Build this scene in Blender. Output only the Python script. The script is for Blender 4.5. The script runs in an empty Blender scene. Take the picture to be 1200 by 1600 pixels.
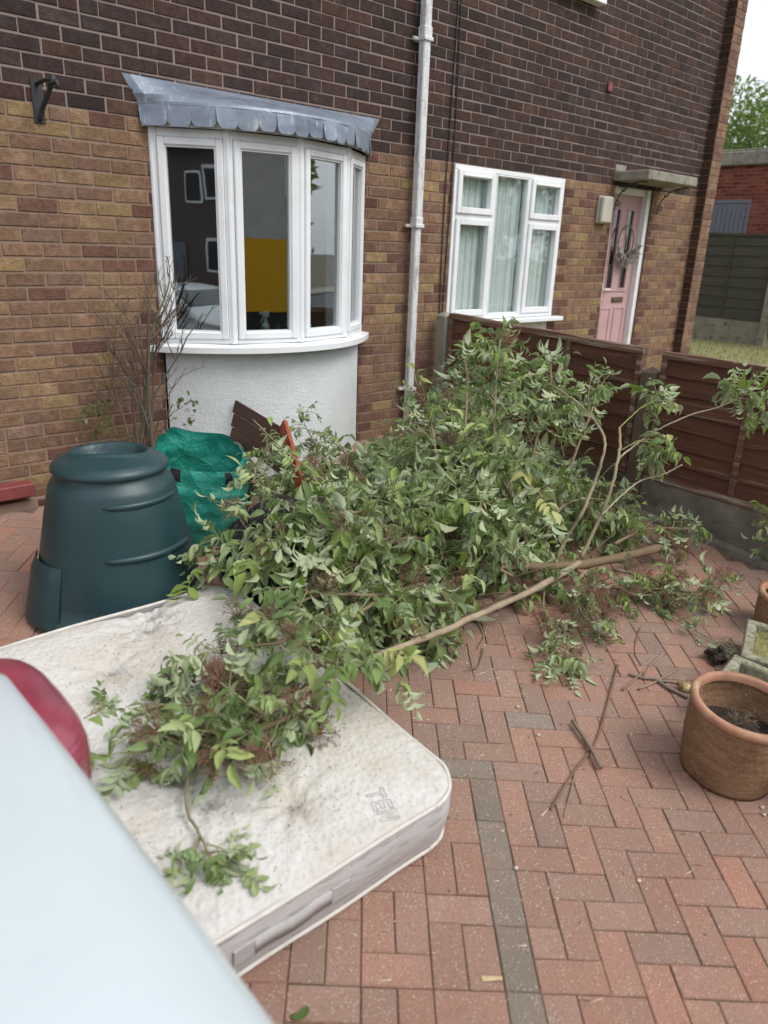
import bpy, math, random
import numpy as np
from mathutils import Vector, Matrix
random.seed(7)
RNG = np.random.default_rng(7)
R = math.radians
S = bpy.context.scene
COL = S.collection

# ------------------------------------------------------------------ camera
CAM = np.array([0.0, -4.6585, 1.8707])
RX = np.array([0.743, -0.668, 0.035]); UX = np.array([0.200, 0.272, 0.941]); FX = np.array([0.638, 0.693, -0.336])
FX /= np.linalg.norm(FX); RX -= FX * RX.dot(FX); RX /= np.linalg.norm(RX); UX = np.cross(RX, FX)
cam = bpy.data.cameras.new("camera")
cam_o = bpy.data.objects.new("camera", cam); COL.objects.link(cam_o)
M = Matrix.Identity(4)
for i in range(3):
    M[i][0] = RX[i]; M[i][1] = UX[i]; M[i][2] = -FX[i]; M[i][3] = CAM[i]
cam_o.matrix_world = M
cam.sensor_fit = 'HORIZONTAL'; cam.sensor_width = 36; cam.lens = 1167.5 / 1200 * 36
cam.clip_start = 0.05; cam.clip_end = 600
cam.dof.use_dof = True; cam.dof.focus_distance = 4.2; cam.dof.aperture_fstop = cam.lens / 13.0
S.camera = cam_o

# ------------------------------------------------------------------ world, sun, exposure
SUN_EL, SUN_AZ = R(52), R(158)          # azimuth measured from +Y towards +X
w = bpy.data.worlds.new("World"); S.world = w; w.use_nodes = True
nt = w.node_tree; nt.nodes.clear()
wo = nt.nodes.new('ShaderNodeOutputWorld'); wb = nt.nodes.new('ShaderNodeBackground')
sky = nt.nodes.new('ShaderNodeTexSky'); sky.sky_type = 'NISHITA'; sky.sun_disc = False
sky.sun_elevation = SUN_EL; sky.sun_rotation = SUN_AZ; sky.air_density = 1.0; sky.dust_density = 4.0; sky.ozone_density = 1.0
hs = nt.nodes.new('ShaderNodeHueSaturation'); hs.inputs['Saturation'].default_value = 0.28; hs.inputs['Value'].default_value = 1.0
oc = nt.nodes.new('ShaderNodeMix'); oc.data_type = 'RGBA'; oc.inputs[0].default_value = .6; oc.inputs[7].default_value = (7.4, 7.8, 8.3, 1)   # cloud layer over the clear sky
nt.links.new(sky.outputs[0], hs.inputs['Color']); nt.links.new(hs.outputs[0], oc.inputs[6]); nt.links.new(oc.outputs[2], wb.inputs['Color'])
wb.inputs['Strength'].default_value = 0.12
nt.links.new(wb.outputs[0], wo.inputs['Surface'])
sl = bpy.data.lights.new("sun", 'SUN'); sl.energy = 1.3; sl.angle = R(30); sl.color = (1.0, 0.965, 0.91)
so = bpy.data.objects.new("sun", sl); COL.objects.link(so)
sd = Vector((math.sin(SUN_AZ) * math.cos(SUN_EL), math.cos(SUN_AZ) * math.cos(SUN_EL), math.sin(SUN_EL)))
so.rotation_euler = sd.to_track_quat('Z', 'Y').to_euler(); so.location = (6, 6, 12)
S.view_settings.view_transform = 'Standard'; S.view_settings.look = 'None'
S.view_settings.exposure = 0.60; S.view_settings.gamma = 1

# ------------------------------------------------------------------ measured ground
def gz(x, y):                       # the drive falls away from the house
    return 0.2718 + 0.0140 * x + 0.0912 * y
def ray(u, v):
    return FX + RX * (u - 600) / 1167.5 + UX * (800 - v) / 1167.5
def P(u, v, dz):                    # world point seen at (u, v), dz above the drive
    d = ray(u, v); t = (gz(0, 0) + dz + 0.0140 * CAM[0] + 0.0912 * CAM[1] - CAM[2]) / (d[2] - 0.0140 * d[0] - 0.0912 * d[1])
    return CAM + t * d
def PY(u, v, y):
    d = ray(u, v); return CAM + d * ((y - CAM[1]) / d[1])
UPG = np.array([-0.0140, -0.0912, 1.0]); UPG /= np.linalg.norm(UPG)
def frame(x, y, yaw=0, dz=0, tilt=True):      # a frame standing on the drive
    z = Vector(UPG) if tilt else Vector((0, 0, 1))
    xa = Vector((math.cos(yaw), math.sin(yaw), 0)); xa = (xa - z * xa.dot(z)).normalized(); ya = z.cross(xa)
    m = Matrix.Identity(4)
    for i in range(3):
        m[i][0] = xa[i]; m[i][1] = ya[i]; m[i][2] = z[i]
    m[0][3] = x; m[1][3] = y; m[2][3] = gz(x, y) + dz
    return m

# ------------------------------------------------------------------ mesh builder
class MB:
    def __init__(s): s.v = []; s.f = []; s.c = []; s.mi = []; s.n = 0; s.sm = []
    def add(s, vs, fs, col=(1, 1, 1), mat=0, smooth=False):
        vs = np.asarray(vs, float).reshape(-1, 3); b = s.n
        s.v.append(vs); s.n += len(vs)
        for f in fs: s.f.append([i + b for i in f])
        s.c.append(np.tile(np.array([col[0], col[1], col[2], 1.0]), (len(vs), 1)) if np.ndim(col) == 1 else col)
        s.mi += [mat] * len(fs); s.sm += [smooth] * len(fs)
    def arr(s): return np.concatenate(s.v) if s.v else np.zeros((0, 3))
def tag(o, label=None, cat=None, group=None, kind=None):
    if label: o['label'] = label
    if cat: o['category'] = cat
    if group: o['group'] = group
    if kind: o['kind'] = kind
    return o
def build(name, mb, mats, parent=None, mtx=None, smooth=None, autos=None):
    me = bpy.data.meshes.new(name)
    v = mb.arr(); me.from_pydata(v.tolist(), [], mb.f); me.update()
    if not isinstance(mats, (list, tuple)): mats = [mats]
    for m in mats: me.materials.append(m)
    me.polygons.foreach_set('material_index', mb.mi)
    me.polygons.foreach_set('use_smooth', [bool(smooth)] * len(mb.f) if smooth is not None else mb.sm)
    a = me.color_attributes.new('col', 'FLOAT_COLOR', 'POINT')
    a.data.foreach_set('color', np.concatenate(mb.c).ravel())
    o = bpy.data.objects.new(name, me); COL.objects.link(o)
    if parent: o.parent = parent
    if mtx is not None: o.matrix_local = mtx
    if autos:
        try:
            me.set_sharp_from_angle(angle=R(autos)); me.polygons.foreach_set('use_smooth', [True] * len(mb.f))
        except Exception: pass
    return o
def empty(name, label, cat, loc=(0, 0, 0), mtx=None, group=None):
    o = bpy.data.objects.new(name, None); COL.objects.link(o); o.empty_display_size = 0.1
    if mtx is not None: o.matrix_world = mtx
    else: o.location = loc
    return tag(o, label, cat, group)
def box(mb, x0, x1, y0, y1, z0, z1, col=(1, 1, 1), mat=0, bev=0.0, T=None):
    if x0 > x1: x0, x1 = x1, x0
    if y0 > y1: y0, y1 = y1, y0
    if z0 > z1: z0, z1 = z1, z0
    b = min(bev, (x1 - x0) * .45, (y1 - y0) * .45, (z1 - z0) * .45)
    if b <= 0:
        v = np.array([(x, y, z) for z in (z0, z1) for y in (y0, y1) for x in (x0, x1)])
        f = [(0, 2, 3, 1), (4, 5, 7, 6), (0, 1, 5, 4), (2, 6, 7, 3), (0, 4, 6, 2), (1, 3, 7, 5)]
    else:
        v = []; idx = {}
        X = (x0, x1); Y = (y0, y1); Z = (z0, z1); sg = (1, -1)
        for i in (0, 1):
            for j in (0, 1):
                for k in (0, 1):
                    for a in range(3):
                        p = [X[i], Y[j], Z[k]]
                        for q, s_ in enumerate((sg[i], sg[j], sg[k])):
                            if q != a: p[q] += s_ * b
                        idx[(i, j, k, a)] = len(v); v.append(p)
        f = []
        for a in range(3):
            o1, o2 = [q for q in range(3) if q != a]
            for s_ in (0, 1):
                ks = []
                for (m, n) in ((0, 0), (1, 0), (1, 1), (0, 1)):
                    t = [0, 0, 0]; t[a] = s_; t[o1] = m; t[o2] = n; ks.append(idx[(*t, a)])
                flip = (s_ == 0) ^ (a == 1)
                f.append(tuple(ks[::-1] if flip else ks))
        for a in range(3):       # edges along axis a
            o1, o2 = [q for q in range(3) if q != a]
            for m in (0, 1):
                for n in (0, 1):
                    t0 = [0, 0, 0]; t0[o1] = m; t0[o2] = n; t1 = list(t0); t1[a] = 1
                    q = [idx[(*t0, o1)], idx[(*t1, o1)], idx[(*t1, o2)], idx[(*t0, o2)]]
                    if (m ^ n) ^ (a == 1): q = q[::-1]
                    f.append(tuple(q))
        for i in (0, 1):
            for j in (0, 1):
                for k in (0, 1):
                    q = [idx[(i, j, k, a)] for a in range(3)]
                    if (i + j + k) % 2 == 0: q = q[::-1]
                    f.append(tuple(q))
        v = np.array(v)
    if T is not None: v = T(v)
    mb.add(v, f, col, mat)
def tube(mb, pts, rad, sides=6, col=(1, 1, 1), mat=0, cap=True):
    pts = np.asarray(pts, float); n = len(pts)
    if np.ndim(rad) == 0: rad = [rad] * n
    t = np.gradient(pts, axis=0); t /= np.linalg.norm(t, axis=1)[:, None] + 1e-9
    ref = np.array([0, 0, 1.0]) if abs(t[0][2]) < .9 else np.array([1.0, 0, 0])
    V = []
    a = np.arange(sides) * 2 * np.pi / sides
    for i in range(n):
        u = np.cross(t[i], ref); u /= np.linalg.norm(u) + 1e-9; ref = np.cross(u, t[i])
        V.append(pts[i] + rad[i] * (np.cos(a)[:, None] * u + np.sin(a)[:, None] * ref))
    V = np.concatenate(V); F = []
    for i in range(n - 1):
        for k in range(sides):
            k2 = (k + 1) % sides
            F.append((i * sides + k, i * sides + k2, (i + 1) * sides + k2, (i + 1) * sides + k))
    if cap:
        F.append(tuple(range(sides))[::-1]); F.append(tuple((n - 1) * sides + k for k in range(sides)))
    mb.add(V, F, col, mat, True)
def lathe(mb, prof, seg=48, col=(1, 1, 1), mat=0, sq=0.0, cx=0, cy=0):
    a = np.arange(seg) * 2 * np.pi / seg
    V = []
    for r, z in prof:
        k = 1.0
        if sq: k = 1 + sq * (np.abs(np.cos(2 * a)) * -0.5 + .25)
        V.append(np.stack([cx + r * k * np.cos(a), cy + r * k * np.sin(a), np.full(seg, z)], 1))
    F = []
    for i in range(len(prof) - 1):
        for k in range(seg):
            k2 = (k + 1) % seg
            F.append((i * seg + k, i * seg + k2, (i + 1) * seg + k2, (i + 1) * seg + k))
    mb.add(np.concatenate(V), F, col, mat, True)
def cr(pts, n=6):                    # Catmull-Rom
    p = np.asarray(pts, float); p = np.vstack([2 * p[0] - p[1], p, 2 * p[-1] - p[-2]]); out = []
    for i in range(1, len(p) - 2):
        for k in range(n):
            t = k / n
            out.append(.5 * ((2 * p[i]) + (-p[i - 1] + p[i + 1]) * t + (2 * p[i - 1] - 5 * p[i] + 4 * p[i + 1] - p[i + 2]) * t * t + (-p[i - 1] + 3 * p[i] - 3 * p[i + 1] + p[i + 2]) * t ** 3))
    out.append(p[-2]); return np.array(out)
def nz(v): v = np.asarray(v, float); return v / (np.linalg.norm(v) + 1e-9)

# ------------------------------------------------------------------ materials
class N:
    def __init__(s, name):
        s.m = bpy.data.materials.new(name); s.m.use_nodes = True; s.t = s.m.node_tree; s.t.nodes.clear()
        s.o = s.n('ShaderNodeOutputMaterial'); s.b = s.n('ShaderNodeBsdfPrincipled'); s.l(s.b.outputs[0], s.o.inputs[0])
        s.tc = s.n('ShaderNodeTexCoord')
    def n(s, t, **k):
        x = s.t.nodes.new(t)
        for a, b in k.items(): setattr(x, a, b)
        return x
    def l(s, a, b): s.t.links.new(a, b)
    def val(s, inp, v):
        if hasattr(v, 'is_output') or isinstance(v, bpy.types.NodeSocket): s.l(v, inp)
        else: inp.default_value = v
    def noise(s, sc, det=4, rough=.55, dist=0, vec=None, off=None):
        x = s.n('ShaderNodeTexNoise'); x.inputs['Scale'].default_value = sc; x.inputs['Detail'].default_value = det
        x.inputs['Roughness'].default_value = rough; x.inputs['Distortion'].default_value = dist
        s.l(vec if vec is not None else s.tc.outputs['Object'], x.inputs['Vector']); return x.outputs['Fac']
    def vor(s, sc, feat='F1', out='Distance', vec=None):
        x = s.n('ShaderNodeTexVoronoi'); x.feature = feat; x.inputs['Scale'].default_value = sc
        s.l(vec if vec is not None else s.tc.outputs['Object'], x.inputs['Vector']); return x.outputs[out]
    def mapv(s, sc):
        x = s.n('ShaderNodeMapping'); x.inputs['Scale'].default_value = sc; s.l(s.tc.outputs['Object'], x.inputs['Vector']); return x.outputs[0]
    def ramp(s, fac, a, b, c0=(0, 0, 0, 1), c1=(1, 1, 1, 1)):
        x = s.n('ShaderNodeValToRGB'); x.color_ramp.elements[0].position = a; x.color_ramp.elements[1].position = b
        x.color_ramp.elements[0].color = c0; x.color_ramp.elements[1].color = c1; s.l(fac, x.inputs[0]); return x.outputs[0]
    def mix(s, fac, a, b, mode='MIX'):
        x = s.n('ShaderNodeMix', data_type='RGBA', blend_type=mode)
        s.val(x.inputs[0], fac); s.val(x.inputs[6], c4(a) if isinstance(a, tuple) else a); s.val(x.inputs[7], c4(b) if isinstance(b, tuple) else b)
        return x.outputs[2]
    def math(s, op, a, b=0.0):
        x = s.n('ShaderNodeMath', operation=op); s.val(x.inputs[0], a); s.val(x.inputs[1], b); return x.outputs[0]
    def attr(s, nm='col'): x = s.n('ShaderNodeAttribute', attribute_name=nm); return x.outputs['Color']
    def bump(s, h, st=.3, d=.01, nrm=None):
        x = s.n('ShaderNodeBump'); x.inputs['Strength'].default_value = st; x.inputs['Distance'].default_value = d
        s.l(h, x.inputs['Height'])
        if nrm is not None: s.l(nrm, x.inputs['Normal'])
        s.l(x.outputs[0], s.b.inputs['Normal']); return x.outputs[0]
    def set(s, col=None, rough=None, metal=None, spec=None, **k):
        if col is not None: s.val(s.b.inputs['Base Color'], c4(col) if isinstance(col, tuple) else col)
        if rough is not None: s.val(s.b.inputs['Roughness'], rough)
        if metal is not None: s.val(s.b.inputs['Metallic'], metal)
        if spec is not None: s.val(s.b.inputs['Specular IOR Level'], spec)
        for a, b in k.items(): s.val(s.b.inputs[a], b)
        return s.m
def c4(c): return (*c, 1.0) if len(c) == 3 else c
MT = {}
def simple(name, col, rough=.6, var=.15, sc=8, bump=.1, bsc=60, metal=0, spec=.5, dirt=None):
    m = N(name); base = m.mix(m.ramp(m.noise(sc, 5), .3, .7), tuple(c * (1 - var) for c in col), tuple(min(1, c * (1 + var)) for c in col))
    if dirt: base = m.mix(m.ramp(m.noise(dirt[1], 6, .65), dirt[2], dirt[3]), base, dirt[0])
    m.set(base, rough, metal, spec)
    if bump: m.bump(m.noise(bsc, 3), bump, .004)
    MT[name] = m.m; return m.m
# bricks: each brick has its own colour
m = N('brick'); a = m.attr()
b_ = m.mix(m.ramp(m.noise(38, 6, .7), .35, .7), a, m.mix(1.0, a, (.62, .58, .56), 'MULTIPLY'))
b_ = m.mix(m.ramp(m.noise(11, 5, .65), .50, .72), b_, m.mix(1.0, a, (1.35, 1.38, 1.42), 'MULTIPLY'))
b_ = m.mix(m.ramp(m.noise(85, 5, .75), .60, .72), b_, m.mix(.5, a, (.09, .06, .05)))
b_ = m.mix(m.ramp(m.noise(1.1, 5, .6), .48, .8), b_, m.mix(1.0, b_, (.74, .72, .72), 'MULTIPLY'))
b_ = m.mix(m.ramp(m.noise(2.6, 7, .75, .6), .62, .78), b_, m.mix(.35, b_, (.30, .27, .25)))
m.set(b_, .9, spec=.2)
st = m.noise(1.0, 5, .6, vec=m.mapv((30, 30, 260))); m.bump(m.math('ADD', st, m.noise(90, 4)), .8, .006); MT['brick'] = m.m
m = N('mortar'); m.set(m.mix(m.ramp(m.noise(5, 6), .3, .75), m.attr(), m.mix(.4, m.attr(), (.16, .12, .10))), .95, spec=.1); m.bump(m.noise(140, 4), .6, .004); MT['mortar'] = m.m
# paving blocks
m = N('paver'); a = m.attr()
p1 = m.mix(m.ramp(m.noise(9, 4), .35, .72), a, m.mix(.35, a, (.29, .205, .165)))
p1 = m.mix(m.ramp(m.noise(3.2, 4), .5, .7), p1, m.mix(.5, p1, (.34, .165, .12)))
p1 = m.mix(m.ramp(m.noise(190, 4, .8), .46, .62), p1, m.mix(.5, p1, (.10, .07, .055))); p1 = m.mix(m.ramp(m.noise(240, 4, .8), .56, .68), p1, m.mix(.45, p1, (.50, .40, .32)))
sp = m.ramp(m.vor(100), .15, .23, (1, 1, 1, 1), (0, 0, 0, 1)); gate = m.ramp(m.noise(24, 3), .40, .52)
p1 = m.mix(m.math('MULTIPLY', sp, gate), p1, (.58, .49, .40))
p1 = m.mix(m.ramp(m.noise(1.0, 6, .6), .5, .85), p1, m.mix(.5, p1, (.13, .10, .08)))
m.set(p1, .88, spec=.25); m.bump(m.noise(200, 5, .8), .9, .004); MT['paver'] = m.m
simple('joint_sand', (.12, .082, .06), .95, .4, 30, .5, 200)
simple('asphalt', (.06, .06, .062), .9, .3, 20, .5, 200)
m = N('upvc'); g = m.mix(m.ramp(m.noise(3, 6, .6), .5, .85), (.80, .82, .84), (.62, .64, .64)); m.set(g, .32, spec=.5); MT['upvc'] = m.m
m = N('pipe_paint'); g = m.mix(m.ramp(m.noise(7, 8, .75, vec=m.mapv((3, 3, .8))), .50, .62), (.66, .67, .68), (.40, .38, .38)); g = m.mix(m.ramp(m.noise(60, 6, .7), .60, .68), g, (.22, .2, .19)); m.set(g, .55); m.bump(m.noise(50), .2, .003); MT['pipe_paint'] = m.m
m = N('render'); g = m.mix(m.ramp(m.noise(2.2, 6, .6), .4, .85), (.70, .73, .74), (.55, .57, .57)); m.set(g, .85, spec=.2); m.bump(m.math('ADD', m.noise(38, 5, .6), m.noise(110, 3)), .55, .012); MT['render'] = m.m
m = N('lead'); g = m.mix(m.ramp(m.noise(4, 7, .6, .6, vec=m.mapv((.6, 1, 2))), .35, .7), (.15, .18, .235), (.29, .34, .41)); g = m.mix(m.ramp(m.noise(22, 7, .8, .3, vec=m.mapv((1, 1, .35))), .56, .68), g, (.52, .55, .57)); m.set(g, .5, .25, .5); m.bump(m.noise(14, 4), .3, .01); MT['lead'] = m.m
simple('white_dirty', (.55, .57, .55), .7, .15, 12, .2, 40)
# glass: a thin pane that mirrors the street and shows the room
def glass(name, tint, refl=.12, rough=0.0):
    m = N(name); tr = m.n('ShaderNodeBsdfTransparent'); tr.inputs[0].default_value = c4(tint)
    gl = m.n('ShaderNodeBsdfGlossy'); gl.inputs['Roughness'].default_value = rough; gl.inputs['Color'].default_value = (.92, .95, .96, 1)
    lw = m.n('ShaderNodeLayerWeight'); lw.inputs['Blend'].default_value = .5
    f2 = m.math('ADD', m.math('MULTIPLY', m.math('POWER', lw.outputs['Facing'], 3.0), .75), refl)
    cl = m.n('ShaderNodeClamp'); m.l(f2, cl.inputs[0]); mx = m.n('ShaderNodeMixShader'); m.l(cl.outputs[0], mx.inputs[0])
    nn = m.n('ShaderNodeBump'); nn.inputs['Strength'].default_value = .02; nn.inputs['Distance'].default_value = .02; m.l(m.noise(2.5, 2), nn.inputs['Height']); m.l(nn.outputs[0], gl.inputs['Normal'])
    m.l(tr.outputs[0], mx.inputs[1]); m.l(gl.outputs[0], mx.inputs[2]); m.l(mx.outputs[0], m.o.inputs[0]); MT[name] = m.m
glass('glass', (.74, .77, .77), .25); glass('glass_net', (.93, .95, .95), .07); glass('glass_dark', (.25, .25, .24), .10); glass('car_glass', (.05, .06, .06), .05)
simple('room', (.26, .26, .25), .9, .2, 2, 0)
m = N('net_curtain'); wv = m.n('ShaderNodeTexWave'); wv.inputs['Scale'].default_value = 7; wv.inputs['Distortion'].default_value = 2.2; wv.inputs['Detail'].default_value = 2; wv.bands_direction = 'X'; m.l(m.mapv((1, 1, .12)), wv.inputs['Vector'])
m.set(m.mix(wv.outputs['Fac'], (.55, .62, .60), (.80, .86, .84)), .9); MT['net_curtain'] = m.m
def wood(name, a, b, worn, sc=(3, 3, 40), wt=(.55, .68), rough=.85):
    m = N(name); v = m.mapv(sc); g = m.mix(m.ramp(m.noise(1.2, 6, .65, .3, vec=v), .3, .7), a, b)
    g = m.mix(m.ramp(m.noise(1.6, 8, .75, .2, vec=v), *wt), g, worn); g = m.mix(m.ramp(m.noise(1.5, 4), .4, .8), g, m.mix(.4, g, b))
    m.set(g, rough, spec=.2); m.bump(m.noise(2.5, 6, .7, vec=v), .5, .004); MT[name] = m.m
wood('fence_wood', (.15, .062, .038), (.085, .042, .028), (.34, .25, .19), (14, .8, 22), (.56, .72))
wood('fence_rail', (.19, .095, .062), (.10, .056, .04), (.40, .33, .27), (12, .9, 16), (.50, .64))
wood('grey_fence_wood', (.10, .097, .078), (.062, .064, .052), (.14, .13, .10), (12, .8, 20), (.62, .78))
wood('plank_wood', (.125, .075, .055), (.075, .045, .035), (.22, .15, .11), (2, 2, 20), (.66, .8))
wood('red_post_wood', (.36, .085, .045), (.22, .05, .03), (.42, .30, .22), (20, 20, 3), (.55, .7))
m = N('concrete'); g = m.mix(m.ramp(m.noise(3, 6, .65), .3, .7), (.21, .20, .165), (.34, .32, .27)); g = m.mix(m.ramp(m.noise(9, 6, .7), .52, .68), g, (.10, .105, .06)); g = m.mix(m.ramp(m.vor(110), .1, .2, (1, 1, 1, 1), (0, 0, 0, 1)), g, m.mix(.4, g, (.5, .48, .4))); m.set(g, .92, spec=.2); m.bump(m.noise(60, 5, .7), .6, .006); MT['concrete'] = m.m
m = N('gravel_board'); g = m.mix(m.ramp(m.noise(4, 6, .65), .3, .72), (.14, .12, .095), (.26, .235, .195)); g = m.mix(m.ramp(m.noise(2, 6, .7, vec=m.mapv((1, 1, 2.5))), .5, .7), g, (.065, .06, .04)); m.set(g, .95, spec=.15); m.bump(m.noise(28, 5, .7), .8, .012); MT['gravel_board'] = m.m
m = N('mossy_stone'); g = m.mix(m.ramp(m.noise(14, 6, .7), .35, .65), (.36, .34, .27), (.20, .19, .12)); g = m.mix(m.ramp(m.noise(40, 5, .7), .5, .62), g, (.12, .12, .06)); m.set(g, .95, spec=.15); m.bump(m.noise(70, 5, .7), .8, .006); MT['mossy_stone'] = m.m
m = N('terracotta'); v = m.mapv((1, 1, 5)); g = m.mix(m.ramp(m.noise(10, 8, .8, vec=v), .38, .62), (.235, .125, .07), (.34, .215, .13)); g = m.mix(m.ramp(m.noise(2.2, 4), .4, .7), g, m.mix(1.0, g, (.72, .66, .62), 'MULTIPLY')); g = m.mix(m.ramp(m.noise(6, 5, .7), .52, .75), g, (.13, .055, .028)); g = m.mix(m.ramp(m.noise(90, 4), .58, .7), g, (.42, .30, .19)); m.set(g, .82, spec=.25)
m.bump(m.math('ADD', m.noise(5, 5, .7, vec=m.mapv((1.0, 1.0, 26))), m.noise(70, 4)), 1.0, .008); MT['terracotta'] = m.m
simple('terracotta_rim', (.36, .18, .11), .75, .25, 14, .4, 60, dirt=((.45, .30, .18), 9, .5, .7))
simple('soil', (.035, .025, .018), .95, .5, 25, 1.0, 60)
m = N('bin_plastic'); g = m.mix(m.ramp(m.noise(2.5, 6, .6), .3, .75), (.010, .036, .043), (.022, .056, .064)); g = m.mix(m.ramp(m.noise(30, 6, .75), .62, .75), g, (.055, .09, .09)); m.set(g, .42, spec=.5); m.bump(m.noise(90, 3), .12, .003); MT['bin_plastic'] = m.m
m = N('green_sack'); g = m.mix(m.ramp(m.noise(5, 6, .7), .35, .7), (.012, .20, .155), (.035, .36, .275)); m.set(g, .42, spec=.5); m.bump(m.math('ADD', m.vor(9, 'F1'), m.math('MULTIPLY', m.noise(26, 4, .6, 1.5), .35)), .8, .03); MT['green_sack'] = m.m
m = N('black_plastic'); m.set((.006, .006, .007), .22, spec=.6); m.bump(m.noise(16, 5, .6, 1.5), 1.0, .03); MT['black_plastic'] = m.m
simple('black_webbing', (.012, .012, .013), .8, .2, 60, .4, 300)
m = N('mattress_top'); q = m.vor(52, 'SMOOTH_F1'); g = m.mix(m.ramp(q, .2, .6), (.565, .555, .545), (.605, .595, .585)); g = m.mix(1.0, g, m.attr(), 'MULTIPLY')
g = m.mix(m.ramp(m.noise(2.4, 6, .65), .48, .8), g, (.43, .38, .29))
dk = m.math('MULTIPLY', m.ramp(m.noise(55, 4, .75, 1.2), .63, .68), m.ramp(m.noise(3, 5, .6), .30, .50)); g = m.mix(dk, g, (.26, .245, .21))
dk2 = m.math('MULTIPLY', m.ramp(m.noise(22, 4, .7, 2.5), .66, .70), m.ramp(m.noise(3.2, 4), .42, .6)); g = m.mix(dk2, g, (.30, .29, .28))
m.set(g, .95, spec=.1); m.bump(m.math('ADD', m.math('MULTIPLY', q, .7), m.math('ADD', m.noise(9, 4), m.noise(30, 4))), .75, .010); MT['mattress_top'] = m.m
m = N('mattress_side'); sx = m.n('ShaderNodeSeparateXYZ'); m.l(m.tc.outputs['Object'], sx.inputs[0])
zz = m.math('ADD', m.math('MULTIPLY', sx.outputs[2], 26.0), m.math('MULTIPLY', m.noise(3, 3), .8)); fr = m.math('FRACT', zz)
g = m.mix(m.ramp(fr, .18, .34), (.34, .325, .33), (.47, .455, .46)); g = m.mix(m.ramp(m.noise(14, 3, .6, vec=m.mapv((1, 1, 3))), .44, .50), g, (.47, .455, .46)); g = m.mix(m.ramp(m.noise(3, 6), .55, .85), g, (.42, .38, .34)); m.set(g, .95, spec=.1); m.bump(m.noise(10, 4, vec=m.mapv((1, 1, 4))), .5, .01); MT['mattress_side'] = m.m
simple('piping', (.58, .55, .51), .9, .1, 20, .3, 150, dirt=((.42, .36, .28), 14, .6, .75)); simple('faded_print', (.36, .35, .34), .9, .2, 40, 0); simple('strap_fabric', (.42, .405, .405), .9, .08, 20, .4, 120)
# plants
def leafmat(name, under, tr=.30):
    m = N(name); a = m.attr(); geo = m.n('ShaderNodeNewGeometry')
    g = m.mix(m.ramp(m.noise(24, 4), .3, .75), a, m.mix(.25, a, (.12, .15, .04)))
    g2 = m.mix(.55, g, under); g = m.mix(geo.outputs['Backfacing'], g, g2); m.set(g, .62, spec=.3)
    t = m.n('ShaderNodeBsdfTranslucent'); m.l(m.mix(.5, g, (.20, .34, .05)), t.inputs[0]); mx = m.n('ShaderNodeMixShader'); mx.inputs[0].default_value = tr
    m.l(m.b.outputs[0], mx.inputs[1]); m.l(t.outputs[0], mx.inputs[2]); m.l(mx.outputs[0], m.o.inputs[0]); m.bump(m.noise(90, 3), .25, .002); MT[name] = m.m
leafmat('leaf', (.58, .64, .47)); leafmat('tree_leaf', (.14, .22, .08), .3)
m = N('bark'); g = m.mix(m.ramp(m.noise(8, 5, .7), .3, .7), m.attr(), m.mix(.5, m.attr(), (.09, .065, .045))); g = m.mix(m.ramp(m.vor(120), .1, .25, (1, 1, 1, 1), (0, 0, 0, 1)), g, m.mix(.5, g, (.09, .06, .045))); m.set(g, .85, spec=.2); m.bump(m.noise(120, 5, .7), .7, .004); MT['bark'] = m.m
m = N('flower_stalk'); m.set(m.attr(), .8, spec=.2); MT['flower_stalk'] = m.m
m = N('car_paint'); m.set(m.mix(m.ramp(m.noise(3, 5), .4, .8), (.53, .59, .62), (.49, .55, .58)), .34, spec=.5, **{'Coat Weight': .6, 'Coat Roughness': .12}); MT['car_paint'] = m.m
m = N('lamp_red'); m.set(m.mix(m.ramp(m.noise(6, 3), .4, .7), (.27, .045, .075), (.19, .03, .05)), .3, spec=.5, **{'Coat Weight': .5, 'Coat Roughness': .2}); wv = m.n('ShaderNodeTexWave'); wv.inputs['Scale'].default_value = 22; wv.bands_direction = 'Z'; m.l(m.tc.outputs['Object'], wv.inputs['Vector']); m.bump(wv.outputs['Fac'], .35, .004); MT['lamp_red'] = m.m
simple('rubber', (.015, .015, .016), .8, .2, 20, .3, 90); simple('alloy', (.35, .36, .37), .35, .1, 10, 0, metal=.8)
simple('black_trim', (.02, .02, .022), .6, .2, 10, .1); simple('chrome', (.6, .6, .62), .15, .05, 5, 0, metal=1)
simple('yellow_paint', (.75, .42, .01), .35, .06, 4, 0); simple('pink_paint', (.50, .32, .33), .5, .08, 5, .1)
simple('brass', (.16, .11, .07), .4, .2, 20, 0, metal=.6); simple('dark_iron', (.03, .032, .034), .6, .4, 30, .3, 60)
simple('cream_plastic', (.50, .49, .42), .55, .08, 8, .05); simple('maroon_paint', (.20, .045, .045), .6, .2, 14, .2)
simple('grey_door', (.15, .165, .20), .6, .1, 8, .1); simple('grass_ground', (.20, .18, .07), .95, .35, 6, .4, 50)
simple('ground_dirt', (.10, .085, .06), .95, .3, 3, .4, 40); simple('cable_black', (.012, .012, .012), .6, .2, 10, 0)
simple('roof_tile', (.12, .07, .055), .9, .3, 6, .6, 12); simple('pale_render', (.50, .50, .48), .9, .1, 3, .2); simple('cut_wood', (.52, .40, .22), .85, .2, 40, .6, 120)
simple('spray_green', (.35, .50, .42), .3, .05, 9, 0); simple('spray_white', (.75, .76, .75), .35, .03, 9, 0); simple('yellow_cloth', (.55, .52, .04), .8, .1, 9, .4, 30)
simple('dried_brown', (.20, .145, .09), .9, .3, 30, .3, 80); simple('dried_grey', (.27, .255, .22), .9, .3, 30, .3, 80)
CW = (1, 1, 1)

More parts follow.
